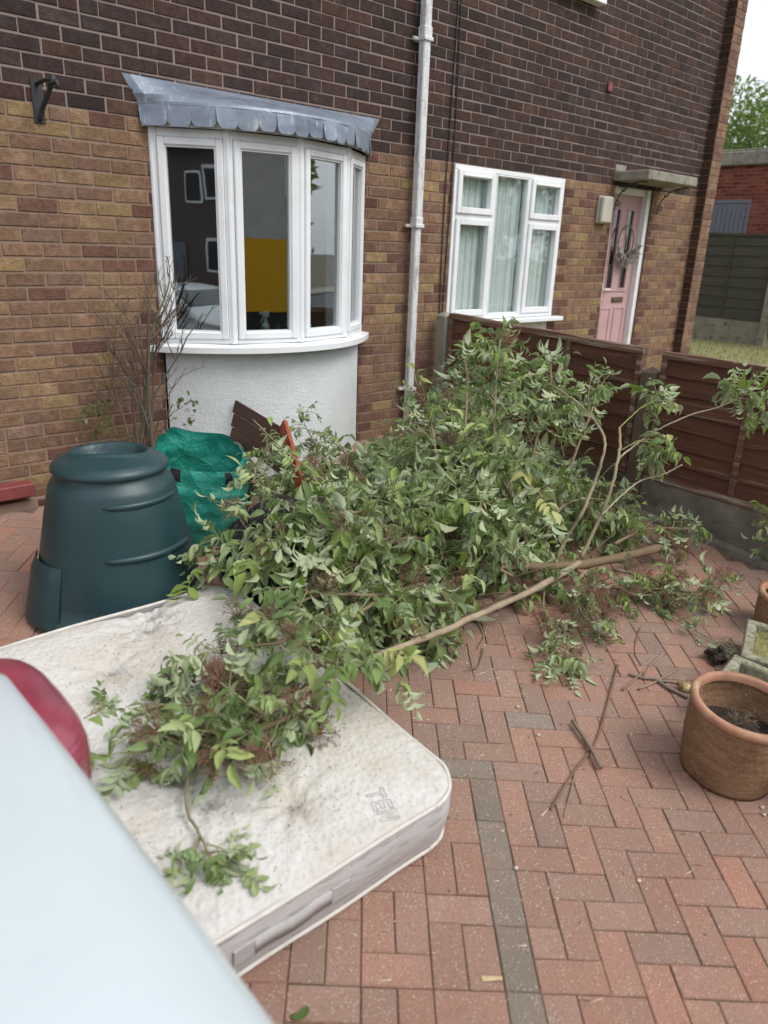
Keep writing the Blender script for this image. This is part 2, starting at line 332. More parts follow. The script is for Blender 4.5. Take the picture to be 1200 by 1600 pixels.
# ------------------------------------------------------------------ ground sheet, street
mb = MB(); xs = [-150, -30, -10, 0, 10, 30, 150]; ys = [-150, -30, -12, -7.3, 0, .3, 20, 40, 200]
def hz(y): return -0.47 if y <= -7.3 else (0.20 if y >= 0 else -0.47 + (0.20 + 0.47) * (y + 7.3) / 7.3)
V = [(x, y, hz(y)) for y in ys for x in xs]; nx = len(xs)
F = [(j * nx + i, j * nx + i + 1, (j + 1) * nx + i + 1, (j + 1) * nx + i) for j in range(len(ys) - 1) for i in range(nx - 1)]
mb.add(V, F); tag(build('ground', mb, MT['ground_dirt']), kind='structure')
mb = MB(); mb.add([(-80, -15.5, -.44), (80, -15.5, -.44), (80, -8.8, -.44), (-80, -8.8, -.44)], [(0, 1, 2, 3)]); tag(build('road', mb, MT['asphalt']), kind='structure')
mb = MB(); box(mb, -80, 80, -8.8, -7.35, -.46, -.36, bev=.02); box(mb, -80, 80, -17.3, -15.5, -.46, -.34, bev=.02); tag(build('pavement', mb, MT['concrete']), kind='structure')
mb = MB(); gx = np.linspace(4.87, 60, 30); gy = np.linspace(-7.2, 30, 24)
V = [(x, y, .315 - .012 * max(0, 6 - x) + (-.09 * max(0, -y)) + .02 * math.sin(x * 3 + y * 5)) for y in gy for x in gx]
F = [(j * 30 + i, j * 30 + i + 1, (j + 1) * 30 + i + 1, (j + 1) * 30 + i) for j in range(23) for i in range(29)]
mb.add(V, F); tag(build('lawn', mb, MT['grass_ground']), kind='structure')
# grass blades on the neighbour's lawn beyond the corner
mb = MB()
for _ in range(9000):
    x = random.uniform(9.6, 15.1); y = random.uniform(-2.4, 3.8) * 1.0
    z = .30; a = random.uniform(0, 6.28); h = random.uniform(.025, .07); l = random.uniform(-.03, .03); wdt = .006
    c = random.choice([(.20, .22, .06), (.30, .28, .11), (.36, .32, .15), (.12, .17, .04)])
    dx, dy = math.cos(a) * wdt, math.sin(a) * wdt
    mb.add([(x - dx, y - dy, z), (x + dx, y + dy, z), (x + l, y + l * .7, z + h)], [(0, 1, 2)], c)
tag(build('grass', mb, MT['leaf']), 'dry yellowish green grass beyond the far corner of the house', 'grass', kind='stuff')

# ------------------------------------------------------------------ block paving, each block real
B = np.array([math.cos(R(-40.56)), math.sin(R(-40.56))]); A = np.array([math.sin(R(-40.56)), -math.cos(R(-40.56))])
O0 = np.array([1.821, -3.204])
mb = MB()
RED = [(.35, .195, .148), (.34, .20, .155), (.325, .188, .145), (.365, .196, .148), (.32, .195, .155), (.345, .19, .145), (.305, .19, .155), (.34, .205, .16)]
def paver(b0, b1, a0, a1, grey=False):
    cx = O0 + B * (b0 + b1) * .05 + A * (a0 + a1) * .05
    if not (-2.6 < cx[0] < 4.66 and -7.1 < cx[1] < -.03): return
    g = .0014; ch = .0032
    c = (.205, .172, .142) if grey else RED[random.randrange(8)]
    if not grey:
        r = random.random()
        if r < .06: c = (.385, .185, .138)
        elif r < .075: c = (.25, .205, .17)
        elif r < .2: c = (.28, .18, .148)
    k = random.uniform(.9, 1.08); c = (c[0] * k * 1.06, c[1] * k * 1.08, c[2] * k * 1.05)
    h = random.uniform(-.0015, .0015); tx = random.uniform(-.02, .02); ty = random.uniform(-.02, .02); g += random.uniform(-.0008, .0010)
    V = []
    for (ins, dz) in ((g, -.03), (g, -ch), (g + ch, 0)):
        for (bb, aa) in ((b0 * .1 + ins, a0 * .1 + ins), (b1 * .1 - ins, a0 * .1 + ins), (b1 * .1 - ins, a1 * .1 - ins), (b0 * .1 + ins, a1 * .1 - ins)):
            p = O0 + B * bb + A * aa
            V.append((p[0], p[1], gz(p[0], p[1]) + h + dz + tx * (bb - (b0 + b1) * .05) + ty * (aa - (a0 + a1) * .05)))
    F = [(8, 11, 10, 9)]
    for l in (0, 4):
        for k in range(4):
            k2 = (k + 1) % 4; F.append((l + k, l + 4 + k, l + 4 + k2, l + k2))
    mb.add(V, F, c)
for i in range(-75, 75):
    for j in range(-80, 75):
        inside = (i < 0 and j >= 0)
        strip = (i == 0 and j >= 0) or (j == -1 and i <= 0)
        if strip:
            if j == -1:
                if i % 2 == 0 and i <= -1: paver(i - 1 + 0, i + 1, j, j + 1, True)
                elif i == 0: paver(-1 + 0, 1, j, j + 1, True) if False else None
            elif j % 2 == 0: paver(0, 1, j, j + 2, True)
        elif inside:
            col = (-i - 1) // 2; ph = 2 if col % 2 == 0 else 1
            r = (j - ph) % 3
            if r == 0:
                if i % 2 == 0: paver(i, i + 2, j, j + 1)
            elif r == 1: paver(i, i + 1, j, j + 2)
            elif j == 0 and r == 2: paver(i, i + 1, j, j + 1)
        else:
            k = (i - j) % 4
            def blocked(a, b): return (a <= 0 and b >= -1) if True else False
            if k == 2: paver(i, i + (1 if blocked(i + 1, j) else 2), j, j + 1)
            elif k == 3:
                if blocked(i - 1, j): paver(i, i + 1, j, j + 1)
            elif k == 1: paver(i, i + 1, j, j + (1 if blocked(i, j + 1) else 2))
            elif k == 0:
                if blocked(i, j - 1): paver(i, i + 1, j, j + 1)
for q in range(0, 30): paver(-1 - 2 * q, 1 - 2 * q, -1, 0, True)
tag(build('paving', mb, MT['paver']), kind='structure')
mb = MB(); q = [(-2.6, -7.1), (4.74, -7.1), (4.74, 0), (-2.6, 0)]
mb.add([(x, y, gz(x, y) - .007) for x, y in q], [(0, 1, 2, 3)]); tag(build('paving_bed', mb, MT['joint_sand']), kind='structure')

# ------------------------------------------------------------------ the two houses
PX, PZ, ZB = .2205, .0792, 2.529
BAY = (2.265, 3.945, .18, 2.56); WIN = (4.935, 6.475, 1.262, 2.525); WPAN = (5.0, 6.42, .15, 1.262); DOOR = (7.36, 8.13, .2, 2.56); UPW = (5.25, 6.60, 4.02, 5.2)
SPLIT = 4.56
houseA = empty('brick_house', 'house with bow window under a lead roof, left of the white downpipe', 'house', (1.5, 0, .28), group='brick houses in the terrace')
houseB = empty('brick_house', 'house with pale pink front door, right of the white downpipe', 'house', (7, 0, .28), group='brick houses in the terrace')
def inv(o): return Matrix.Translation(-o.location)
def hpart(name, mb, mats, house, parent=None, **k):       # world coordinates in, child of a house
    o = build(name, mb, mats, parent or house, **k)
    if parent is None: o.matrix_local = inv(house)
    return o
TAN = [(.265, .165, .102), (.25, .152, .10), (.29, .190, .112), (.235, .142, .098), (.262, .162, .105), (.22, .138, .10), (.28, .18, .11)]
DRK = [(.066, .043, .037), (.074, .044, .037), (.054, .039, .037), (.084, .049, .040), (.060, .041, .038), (.070, .046, .040)]
QN = [(.145, .075, .058), (.165, .085, .062), (.13, .07, .055)]
MORT_L, MORT_D = (.275, .195, .145), (.27, .215, .195)
def onebrick(mb, x0, x1, z0, z1, c, yf=0.0, d=.005):
    y = yf - d + random.uniform(-.0012, .0012); b = .003
    j = [random.uniform(-.003, .003) for _ in range(4)]
    V = [(x0 + j[0], yf + .003, z0), (x1 + j[1], yf + .003, z0), (x1 + j[1], yf + .003, z1), (x0 + j[0], yf + .003, z1),
         (x0 + j[0], y + b, z0 + j[2]), (x1 + j[1], y + b, z0 + j[2]), (x1 + j[1], y + b, z1 + j[3]), (x0 + j[0], y + b, z1 + j[3]),
         (x0 + j[0] + b, y, z0 + j[2] + b), (x1 + j[1] - b, y, z0 + j[2] + b), (x1 + j[1] - b, y, z1 + j[3] - b), (x0 + j[0] + b, y, z1 + j[3] - b)]
    F = [(8, 9, 10, 11)]
    for l in (0, 4):
        for k in range(4):
            k2 = (k + 1) % 4; F.append((l + k, l + k2, l + 4 + k2, l + 4 + k))
    mb.add(V, F, c)
def brickwork(XA, XB, z0, z1, ops, edge=True):
    mb = {0: MB(), 1: MB()}
    k0 = int(math.floor((z0 - ZB) / PZ)); k1 = int(math.ceil((z1 - ZB) / PZ))
    for k in range(k0, k1):
        za, zb = ZB + k * PZ, ZB + (k + 1) * PZ; zc = (za + zb) / 2
        off = 1.569 + (PX / 2 if k % 2 else 0); n0 = int((XA - off) / PX) - 2; n1 = int((XB - off) / PX) + 2
        dark = k >= 0
        bl = [(o[0], o[1]) for o in ops if o[2] < zc < o[3]]
        for n in range(n0, n1):
            a, b = off + n * PX, off + (n + 1) * PX
            if random.random() < .035 and not any(o[0] - .3 < a < o[1] + .3 for o in ops): segs = [(a, a + PX / 2), (a + PX / 2, b)]
            else: segs = [(a, b)]
            segs = [(max(p, XA), min(q, XB)) for p, q in segs]
            for (l, r) in bl:
                ns = []
                for p, q in segs:
                    if q <= l or p >= r: ns.append((p, q))
                    else:
                        if p < l: ns.append((p, l))
                        if q > r: ns.append((r, q))
                segs = ns
            for p, q in segs:
                if q - p < .03: continue
                c = random.choice(DRK) if dark else random.choice(TAN)
                if dark and random.random() < .004: c = (.15, .08, .055)
                if dark and k == 0 and random.random() < .25: c = (.12, .075, .055)
                if not dark:
                    for (l, r) in bl:
                        if (abs(q - l) < .01 or abs(p - r) < .01) and (k % 2 == 0 or random.random() < .55): c = random.choice(QN)
                    if random.random() < .09: c = (.31, .215, .11)
                    if random.random() < .10: c = (.19, .10, .075)
                kk = random.uniform(.86, 1.12); c = tuple(t * kk for t in c)
                onebrick(mb[0 if (p + q) / 2 < SPLIT else 1], p + .0058, q - .0058, za + .0058, zb - .0058, c)
    # mortar sheet around the openings
    for h, (xa, xb) in enumerate(((XA, SPLIT), (SPLIT, XB))):
        xsn = sorted({xa, xb, *[o[i] for o in ops for i in (0, 1) if xa < o[i] < xb]}); zsn = sorted({z0, z1, ZB, *[o[i] for o in ops for i in (2, 3) if z0 < o[i] < z1]})
        for i in range(len(xsn) - 1):
            for j in range(len(zsn) - 1):
                xc, zc = (xsn[i] + xsn[i + 1]) / 2, (zsn[j] + zsn[j + 1]) / 2
                if any(o[0] < xc < o[1] and o[2] < zc < o[3] for o in ops): continue
                mb[h].add([(xsn[i], 0, zsn[j]), (xsn[i + 1], 0, zsn[j]), (xsn[i + 1], 0, zsn[j + 1]), (xsn[i], 0, zsn[j + 1])], [(0, 1, 2, 3)], MORT_D if zc > ZB else MORT_L, 1)
        for o in ops:          # reveals
            if xa <= o[0] < xb:
                for (X, fl) in ((o[0], 0), (o[1], 1)):
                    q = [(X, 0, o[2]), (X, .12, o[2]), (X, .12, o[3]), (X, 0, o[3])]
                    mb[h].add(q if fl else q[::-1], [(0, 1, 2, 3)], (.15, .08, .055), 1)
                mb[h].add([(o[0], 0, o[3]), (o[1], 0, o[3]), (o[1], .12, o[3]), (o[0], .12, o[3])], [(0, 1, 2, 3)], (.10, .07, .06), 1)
    return mb
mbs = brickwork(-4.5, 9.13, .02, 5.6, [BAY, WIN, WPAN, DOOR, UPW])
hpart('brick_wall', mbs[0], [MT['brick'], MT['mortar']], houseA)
mb = mbs[1]
# end wall and back, so the house has its depth
box(mb, 4.56, 9.12, .13, 8, .02, 5.55, MORT_D, 1)
# brick pier at the far corner
for k in range(int((.02 - ZB) / PZ), int((5.6 - ZB) / PZ)):
    za = ZB + k * PZ + .0045; zb = za + PZ - .009
    x0, x1 = 9.13, 9.36
    segs = [(x0, x1)] if k % 2 else [(x0, x0 + .115), (x0 + .115, x1)]
    for p, q in segs: onebrick(mb, p + .003, q - .003, za, zb, random.choice([(.26, .165, .11), (.29, .185, .125), (.23, .14, .10), (.20, .115, .085)]), yf=-.105)
    # flank of the pier: weathered brown bricks, shade of this side deepened in colour
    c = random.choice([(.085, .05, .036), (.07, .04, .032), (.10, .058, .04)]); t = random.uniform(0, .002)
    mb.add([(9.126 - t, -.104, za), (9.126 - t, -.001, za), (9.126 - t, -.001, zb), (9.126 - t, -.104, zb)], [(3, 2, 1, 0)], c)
box(mb, 9.13, 9.36, -.104, 8, .02, 5.6, MORT_L, 1)
box(mb, 9.36, 9.39, .3, 7.9, .02, 5.6, (.22, .12, .08), 0)
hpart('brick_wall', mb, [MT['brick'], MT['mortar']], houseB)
mb = MB(); box(mb, -4.5, 2.2, .13, 8, .02, 5.55); box(mb, 4.0, 4.55, .13, 8, .02, 5.55); box(mb, 2.2, 4.0, 3.2, 8, .02, 5.55); box(mb, 2.2, 4.0, .13, 3.2, 2.62, 5.55)
hpart('room_walls', mb, MT['room'], houseA)
def roof(house, xa, xb):
    mb = MB(); mb.add([(xa, -.35, 5.5), (xb, -.35, 5.5), (xb, 4, 8), (xa, 4, 8), (xa, 8.3, 5.5), (xb, 8.3, 5.5)], [(0, 1, 2, 3), (3, 2, 5, 4), (0, 3, 4), (1, 5, 2), (0, 4, 5, 1)])
    hpart('roof', mb, MT['roof_tile'], house)
roof(houseA, -4.7, 4.55); roof(houseB, 4.57, 9.6)

# bow window -------------------------------------------------------
BP = [(2.27, -.012), (2.635, -.275), (3.105, -.375), (3.575, -.275), (3.94, -.012)]
bay = empty('bow_window', None, None, (0, 0, 0)); bay.parent = houseA; bay.matrix_local = inv(houseA)
def seg_T(p, q, z0=0):
    p = np.array(p); q = np.array(q); L = np.linalg.norm(q - p); t = (q - p) / L; n = np.array([t[1], -t[0]])
    if n[1] > 0: n = -n
    def T(v): return np.stack([p[0] + t[0] * v[:, 0] + n[0] * v[:, 1], p[1] + t[1] * v[:, 0] + n[1] * v[:, 1], v[:, 2] + z0], 1)
    return T, L
ZS, ZT = 1.222, 2.49
fm = MB()
for i in range(4):
    T, L = seg_T(BP[i], BP[i + 1])
    e = .003; o = .026; s_ = .044
    box(fm, e, e + o, -.05, .01, ZS, ZT, CW, bev=.004, T=T); box(fm, L - e - o, L - e, -.05, .01, ZS, ZT, CW, bev=.004, T=T)
    box(fm, e + o, L - e - o, -.05, .01, ZS, ZS + .03, CW, bev=.004, T=T); box(fm, e + o, L - e - o, -.05, .01, ZT - .05, ZT, CW, bev=.004, T=T)
    a, b = e + o + .001, L - e - o - .001; z0, z1 = ZS + .031, ZT - .051
    box(fm, a, a + s_, -.04, .024, z0, z1, CW, bev=.006, T=T); box(fm, b - s_, b, -.04, .024, z0, z1, CW, bev=.006, T=T)
    box(fm, a + s_, b - s_, -.04, .024, z0, z0 + s_, CW, bev=.006, T=T); box(fm, a + s_, b - s_, -.04, .024, z1 - s_, z1, CW, bev=.006, T=T)
    for (u0, u1, w0, w1) in ((a + s_, a + s_ + .009, z0 + s_, z1 - s_), (b - s_ - .009, b - s_, z0 + s_, z1 - s_), (a + s_ + .009, b - s_ - .009, z0 + s_, z0 + s_ + .009), (a + s_ + .009, b - s_ - .009, z1 - s_ - .009, z1 - s_)):
        box(fm, u0, u1, -.03, .012, w0, w1, CW, T=T)
    g = MB(); box(g, a + s_ + .001, b - s_ - .001, -.018, -.014, z0 + s_ + .001, z1 - s_ - .001, CW, T=T)
    build('pane', g, MT['glass'], bay)
for i, p in enumerate(BP):
    tube(fm, [(p[0], p[1] + .004, ZS), (p[0], p[1] + .004, ZT)], .020 if 0 < i < 4 else .018, 10)
build('frame', fm, MT['upvc'], bay, autos=30)
def smoothbow(off, n=24, ends=True):
    pts = []
    for i in range(n + 1):
        t = i / n; x = 2.27 + 1.67 * t; y = -.375 * (1 - (2 * t - 1) ** 2) ** .9 if 0 < t < 1 else 0
        pts.append((x, min(y, 0)))
    return pts
def bowsheet(mb, off0, z0, off1, z1, xpad0, xpad1, n=24, col=CW):
    V = []; F = []
    for i in range(n + 1):
        t = i / n; y = -(1 - abs(2 * t - 1) ** 2.2)
        V.append((2.27 - xpad0 + (1.67 + 2 * xpad0) * t, y * (.375 + off0) - .004, z0)); V.append((2.27 - xpad1 + (1.67 + 2 * xpad1) * t, y * (.375 + off1) - .004, z1))
    for i in range(n): F.append((2 * i, 2 * i + 2, 2 * i + 3, 2 * i + 1))
    mb.add(V, F, col, 0, True)
sm = MB()
o1, pd = .085, .105
bowsheet(sm, o1, 1.168, o1, 1.205, pd, pd); bowsheet(sm, o1, 1.205, -.06, 1.224, pd, -.01); bowsheet(sm, -.05, 1.166, o1, 1.168, 0, pd)
build('sill', sm, MT['upvc'], bay)
rm = MB(); bowsheet(rm, -.03, .15, -.03, 1.168, -.008, -.008)
hpart('rendered_panel', rm, MT['render'], houseA)
# lead roof over the bow
lm = MB(); n = 40
rows = [(-.375, 2.75, .155), (-.02, 2.655, .095), (.082, 2.618, .073), (.090, 2.603, .070)]
for r0, r1 in zip(rows, rows[1:]):
    bowsheet(lm, r0[0], r0[1], r1[0], r1[1], r0[2], r1[2], n)
lm.f = [f[::-1] for f in lm.f]
hpart('lead_roof', lm, MT['lead'], houseA, smooth=True, autos=18)
fa = MB(); bowsheet(fa, .05, 2.487, .05, 2.60, .055, .055, n); hpart('fascia_board', fa, MT['white_dirty'], houseA)
ap = MB(); nsc = 16
for i in range(nsc):
    m_ = 10; V = []; F = []
    sag = .006 * math.sin(i * 2.1)
    for k in range(m_ + 1):
        s_ = k / m_; t = (i + s_) / nsc; y = -(1 - abs(2 * t - 1) ** 2.2) * (.375 + .085 + .004 * math.sin(i * 9 + s_ * 3)) - .008
        x = 2.27 - .068 + (1.67 + .136) * t
        d = .112 - (.022 + .018 * abs(math.sin(i * 4.7))) * max(0, (abs(2 * s_ - 1) - .66) / .34) ** 1.2 + sag * .5 + (.012 * random.random() if i > 12 else 0)
        V += [(x, y, 2.602), (x, y - .003 - .012 * (i % 3 == 0), 2.602 - d)]
    for k in range(m_): F.append((2 * k, 2 * k + 1, 2 * k + 3, 2 * k + 2))
    ap.add(V, F, CW, 0, True)
hpart('scalloped_lead_apron', ap, MT['lead'], houseA)
# curtains inside the bow, seen in the two right lights
cm = MB()
for (xa, xb, y) in ((3.72, 4.0, .14),):
    V = []; F = []
    for i in range(30):
        t = i / 29; x = xa + (xb - xa) * t; V += [(x, y + .03 * math.sin(t * 30), 1.25), (x, y + .03 * math.sin(t * 30), 2.5)]
    for i in range(29): F.append((2 * i, 2 * i + 2, 2 * i + 3, 2 * i + 1))
    cm.add(V, F, CW, 0, True)
hpart('curtain', cm, MT['net_curtain'], houseA)
mb = MB(); box(mb, 2.29, 3.92, -.01, .45, 1.17, 1.2, bev=.004); mb.add([(2.29, -.01, 1.2), (2.68, -.23, 1.2), (3.1, -.31, 1.2), (3.53, -.23, 1.2), (3.92, -.01, 1.2)], [(0, 1, 2, 3, 4)]); hpart('window_board', mb, MT['upvc'], houseA)

# things standing on the inner sill
def spray(x, y, lab, c2):
    t = empty('spray_bottle', lab, 'spray bottle', (x, y, 1.203)); mb = MB()
    lathe(mb, [(.001, 0), (.03, 0), (.032, .01), (.032, .10), (.027, .13), (.013, .16), (.012, .175)], 20); build('bottle', mb, MT['spray_green'], t)
    mb = MB(); box(mb, -.02, .03, -.012, .012, .175, .215, bev=.006); box(mb, -.045, -.02, -.006, .006, .195, .21, bev=.003); tube(mb, [(-.012, 0, .178), (-.03, 0, .155), (-.035, 0, .14)], .004, 6); build('trigger_head', mb, MT['spray_white'], t)
spray(2.93, -.20, 'green spray bottle with white trigger standing inside the bow window', 0)
mb = MB(); n1 = 18; V = []; F = []
for i in range(n1):
    for j in range(n1):
        u, v = i / (n1 - 1) * 2 - 1, j / (n1 - 1) * 2 - 1; rr = min(1, math.hypot(u, v)); V.append((u * .13, v * .07, .14 * (1 - rr ** 2) * (1 + .2 * math.sin(5 * u + 3 * v)) + .002))
for i in range(n1 - 1):
    for j in range(n1 - 1): F.append((i * n1 + j, (i + 1) * n1 + j, (i + 1) * n1 + j + 1, i * n1 + j + 1))
mb.add(V, F, CW, 0, True); o = build('yellow_cloth', mb, MT['yellow_cloth'], mtx=Matrix.Translation((2.70, -.15, 1.203))); tag(o, 'crumpled yellow cloth heaped inside the bow window beside the spray bottle', 'cloth')
for (x, y, h, mt, lab) in ((3.03, -.21, .12, 'glass', 'clear jar standing inside the bow window right of the spray bottle'), (3.33, -.16, .14, 'spray_white', 'slim white bottle standing inside the third light of the bow window')):
    mb = MB(); lathe(mb, [(.001, 0), (.022, 0), (.024, .01), (.024, h * .75), (.012, h * .85), (.012, h), (.001, h)], 16); tag(build('bottle', mb, MT[mt], mtx=Matrix.Translation((x, y, 1.203))), lab, 'bottle')

# flat window of the right house -----------------------------------
def flat_window(nm, house, x0, x1, z0, z1, cols, transom, sill=True, net=True):
    wdw = empty(nm, None, None); wdw.parent = house; wdw.matrix_local = inv(house)
    f = MB(); yf = -.012; e = .038
    cs = [x0] + cols + [x1]
    box(f, x0, x1, yf, .06, z1 - e, z1, bev=.004); box(f, x0, x1, yf, .06, z0, z0 + e, bev=.004)
    for i, c in enumerate(cs):
        a, b = (c, c + e) if i == 0 else ((c - e, c) if i == len(cs) - 1 else (c - e / 2, c + e / 2)); box(f, a, b, yf + .001, .06, z0 + e + .0005, z1 - e - .0005, bev=.004)
    for i in range(len(cs) - 1):
        a = cs[i] + (e if i == 0 else e / 2) + .001; b = cs[i + 1] - (e if i == len(cs) - 2 else e / 2) - .001
        cells = [(z0 + e + .001, z1 - e - .001, False)] if (i == 1 or not transom) else [(z0 + e + .001, transom - .02, True), (transom + .02, z1 - e - .001, True)]
        if len(cells) == 2: box(f, a, b, yf + .002, .06, transom - .0195, transom + .0195, bev=.003)
        for (p, q, sash) in cells:
            s_ = .05 if sash else .012; yo = yf - (.018 if sash else 0)
            box(f, a, a + s_, yo, .03, p, q, bev=.004); box(f, b - s_, b, yo, .03, p, q, bev=.004); box(f, a + s_, b - s_, yo, .03, p, p + s_, bev=.004); box(f, a + s_, b - s_, yo, .03, q - s_, q, bev=.004)
            if sash and q - p < .5: box(f, a + s_, b - s_, yo - .012, yo, q - s_ + .004, q - s_ + .016, bev=.003)
            g = MB(); box(g, a + s_ + .001, b - s_ - .001, .012, .016, p + s_ + .001, q - s_ - .001); build('pane', g, MT['glass_net'], wdw)
    build('frame', f, MT['upvc'], wdw)
    if sill:
        g = MB(); box(g, x0 - .015, x1 + .09, -.10, .02, z0 - .045, z0 - .004, bev=.006); build('sill', g, MT['upvc'], wdw)
    if net:
        g = MB(); V = []; F = []
        for i in range(120):
            t = i / 119; x = x0 + .05 + (x1 - x0 - .1) * t; y = .065 + .010 * math.sin(t * 95 + 2 * math.sin(t * 11)); V += [(x, y, z0), (x, y, z1)]
        for i in range(119): F.append((2 * i, 2 * i + 2, 2 * i + 3, 2 * i + 1))
        g.add(V, F, CW, 0, True); build('net_curtain', g, MT['net_curtain'], wdw)
flat_window('window', houseB, *WIN, [5.46, 5.945], 2.13)
flat_window('upper_window', houseB, *UPW, [5.7, 6.15], 4.8)
mb = MB(); box(mb, WPAN[0], WPAN[1], -.006, .02, WPAN[2], WPAN[3] - .05, bev=.003); hpart('rendered_panel', mb, MT['white_dirty'], houseB)
# door
dr = empty('front_door', None, None); dr.parent = houseB; dr.matrix_local = inv(houseB)
f = MB(); yd = .085
box(f, 7.36, 7.42, .05, .12, .25, 2.54, bev=.004); box(f, 8.06, 8.13, .02, .12, .25, 2.54, bev=.004); box(f, 7.42, 8.06, .05, .12, 2.47, 2.54, bev=.004); build('frame', f, MT['upvc'], dr)
l = MB(); x0, x1 = 7.422, 8.058
PW = [(7.53, 7.67), (7.80, 7.94)]; zp0, zp1 = 1.50, 2.33
box(l, x0, PW[0][0], yd, .118, .28, 2.468, bev=.002); box(l, PW[1][1], x1, yd, .118, .28, 2.468, bev=.002); box(l, PW[0][1], PW[1][0], yd, .118, zp0, zp1)
box(l, PW[0][0], PW[1][1], yd, .118, .28, zp0, bev=.002); box(l, PW[0][0], PW[1][1], yd, .118, zp1, 2.468, bev=.002)
for (a, b) in PW:
    for (q0, q1, w0, w1) in ((a, a + .012, zp0, zp1), (b - .012, b, zp0, zp1), (a + .012, b - .012, zp0, zp0 + .012), (a + .012, b - .012, zp1 - .012, zp1)): box(l, q0, q1, yd - .008, yd + .01, w0, w1)
box(l, PW[0][0] - .03, PW[1][1] + .03, yd - .012, yd, 1.475, 1.49, bev=.003)
for (a, b) in ((7.50, 7.70), (7.78, 7.98)):
    for (q0, q1, w0, w1) in ((a, a + .012, .45, 1.30), (b - .012, b, .45, 1.30), (a + .012, b - .012, .45, .462), (a + .012, b - .012, 1.288, 1.30)): box(l, q0, q1, yd - .008, yd, w0, w1)
build('door_leaf', l, MT['pink_paint'], dr)
g = MB()
for (a, b) in PW: box(g, a + .012, b - .012, yd + .012, yd + .018, zp0 + .012, zp1 - .012)
build('glazing', g, MT['glass_dark'], dr)
g = MB(); box(g, 7.70, 7.93, yd - .012, yd - .001, 1.355, 1.415, bev=.004); box(g, 7.72, 7.91, yd - .018, yd - .012, 1.37, 1.40, bev=.004); build('letterbox', g, MT['brass'], dr)
g = MB(); box(g, 7.46, 7.49, yd - .012, yd, 1.38, 1.56, bev=.004); tube(g, [(7.475, yd - .01, 1.5), (7.475, yd - .05, 1.5), (7.58, yd - .05, 1.5)], .008, 8); build('handle', g, MT['spray_white'], dr)
mb = MB(); box(mb, 7.36, 8.13, .121, .5, .2, 2.56); hpart('hallway', mb, MT['room'], houseB)
# canopy over the door with scroll brackets
mb = MB(); box(mb, 7.30, 8.30, -.40, .01, 2.575, 2.665, bev=.008); box(mb, 7.31, 7.50, -.012, .004, 2.67, 2.73, bev=.003); hpart('door_canopy', mb, MT['concrete'], houseB)
for x in (7.36, 8.22):
    mb = MB(); tube(mb, cr([(x, -.02, 2.30), (x, -.05, 2.42), (x, -.14, 2.52), (x, -.28, 2.56), (x, -.36, 2.555)], 5), .007, 6)
    for (cy_, cz_, r_, t0) in ((-.10, 2.50, .045, 0), (-.22, 2.525, .03, 1.5), (-.05, 2.37, .035, 3)):
        tube(mb, [(x, cy_ + r_ * (1 - k / 26) * math.cos(t0 + k * .42), cz_ + r_ * (1 - k / 26) * math.sin(t0 + k * .42)) for k in range(20)], .005, 6)
    hpart('scroll_bracket', mb, MT['dark_iron'], houseB)
mb = MB(); box(mb, 7.06, 7.24, -.035, -.006, 2.16, 2.42, bev=.006); box(mb, 7.06, 7.24, -.085, -.036, 2.165, 2.415, bev=.012); hpart('wall_lamp_box', mb, MT['cream_plastic'], houseB)
# downpipe on the boundary
dp = empty('downpipe', None, None); dp.parent = houseA; dp.matrix_local = inv(houseA)
mb = MB(); xa, xb = 4.425, 4.495
box(mb, xa, xb, -.105, -.04, 2.05, 5.5, bev=.008); box(mb, xa + .003, xb - .003, -.102, -.043, .33, 2.05, bev=.008); box(mb, xa - .006, xb + .006, -.112, -.033, 3.32, 3.40, bev=.008); box(mb, xa - .004, xb + .004, -.11, -.035, 2.03, 2.09, bev=.006)
build('pipe', mb, MT['pipe_paint'], dp)
for z in (3.318, 2.025, .72):
    mb = MB(); box(mb, xa - .012, xb + .012, -.118, -.0, z - .014, z + .014, bev=.004); box(mb, xa - .05, xa - .012, -.05, -.02, z - .012, z + .012, bev=.004); build('clip', mb, MT['pipe_paint'], dp)
mb = MB()
for (dx, zz0) in ((0, .62), (.05, .75)):
    pts = [(4.84 + dx + .012 * math.sin(z * 2.2 + dx * 40), -.014, z) for z in np.linspace(zz0, 5.5, 26)]; tube(mb, pts, .005, 5)
tube(mb, cr([(4.84, -.014, .62), (4.80, -.03, .56), (4.74, -.035, .60), (4.73, -.03, .68)], 5), .007, 5)
hpart('wall_cables', mb, MT['cable_black'], houseB)
# basket bracket on the left
mb = MB(); box(mb, 1.60, 1.66, -.012, -.005, 2.43, 2.64, bev=.003); tube(mb, [(1.63, -.01, 2.62), (1.645, -.10, 2.632), (1.66, -.20, 2.625), (1.665, -.225, 2.60), (1.66, -.215, 2.58)], .010, 8)
tube(mb, cr([(1.63, -.015, 2.45), (1.635, -.05, 2.50), (1.65, -.12, 2.57), (1.655, -.17, 2.62)], 5), .013, 8); lathe(mb, [(.001, 2.60), (.018, 2.602), (.02, 2.62), (.012, 2.645), (.001, 2.65)], 12, cx=1.655, cy=-.19)
hpart('basket_bracket', mb, MT['dark_iron'], houseA)
# door step of the left house
mb = MB(); box(mb, .2, 1.335, -.11, -.007, .375, .455, bev=.006); hpart('door_step', mb, MT['maroon_paint'], houseA)
mb = MB(); box(mb, .9, 2.2, -.05, -.006, .18, .335, MORT_L, 1)
for i in range(5): onebrick(mb, 1.36 + i * PX, 1.36 + (i + 1) * PX - .01, .27, .33, random.choice(QN), yf=-.05)
hpart('plinth', mb, [MT['brick'], MT['mortar']], houseA)
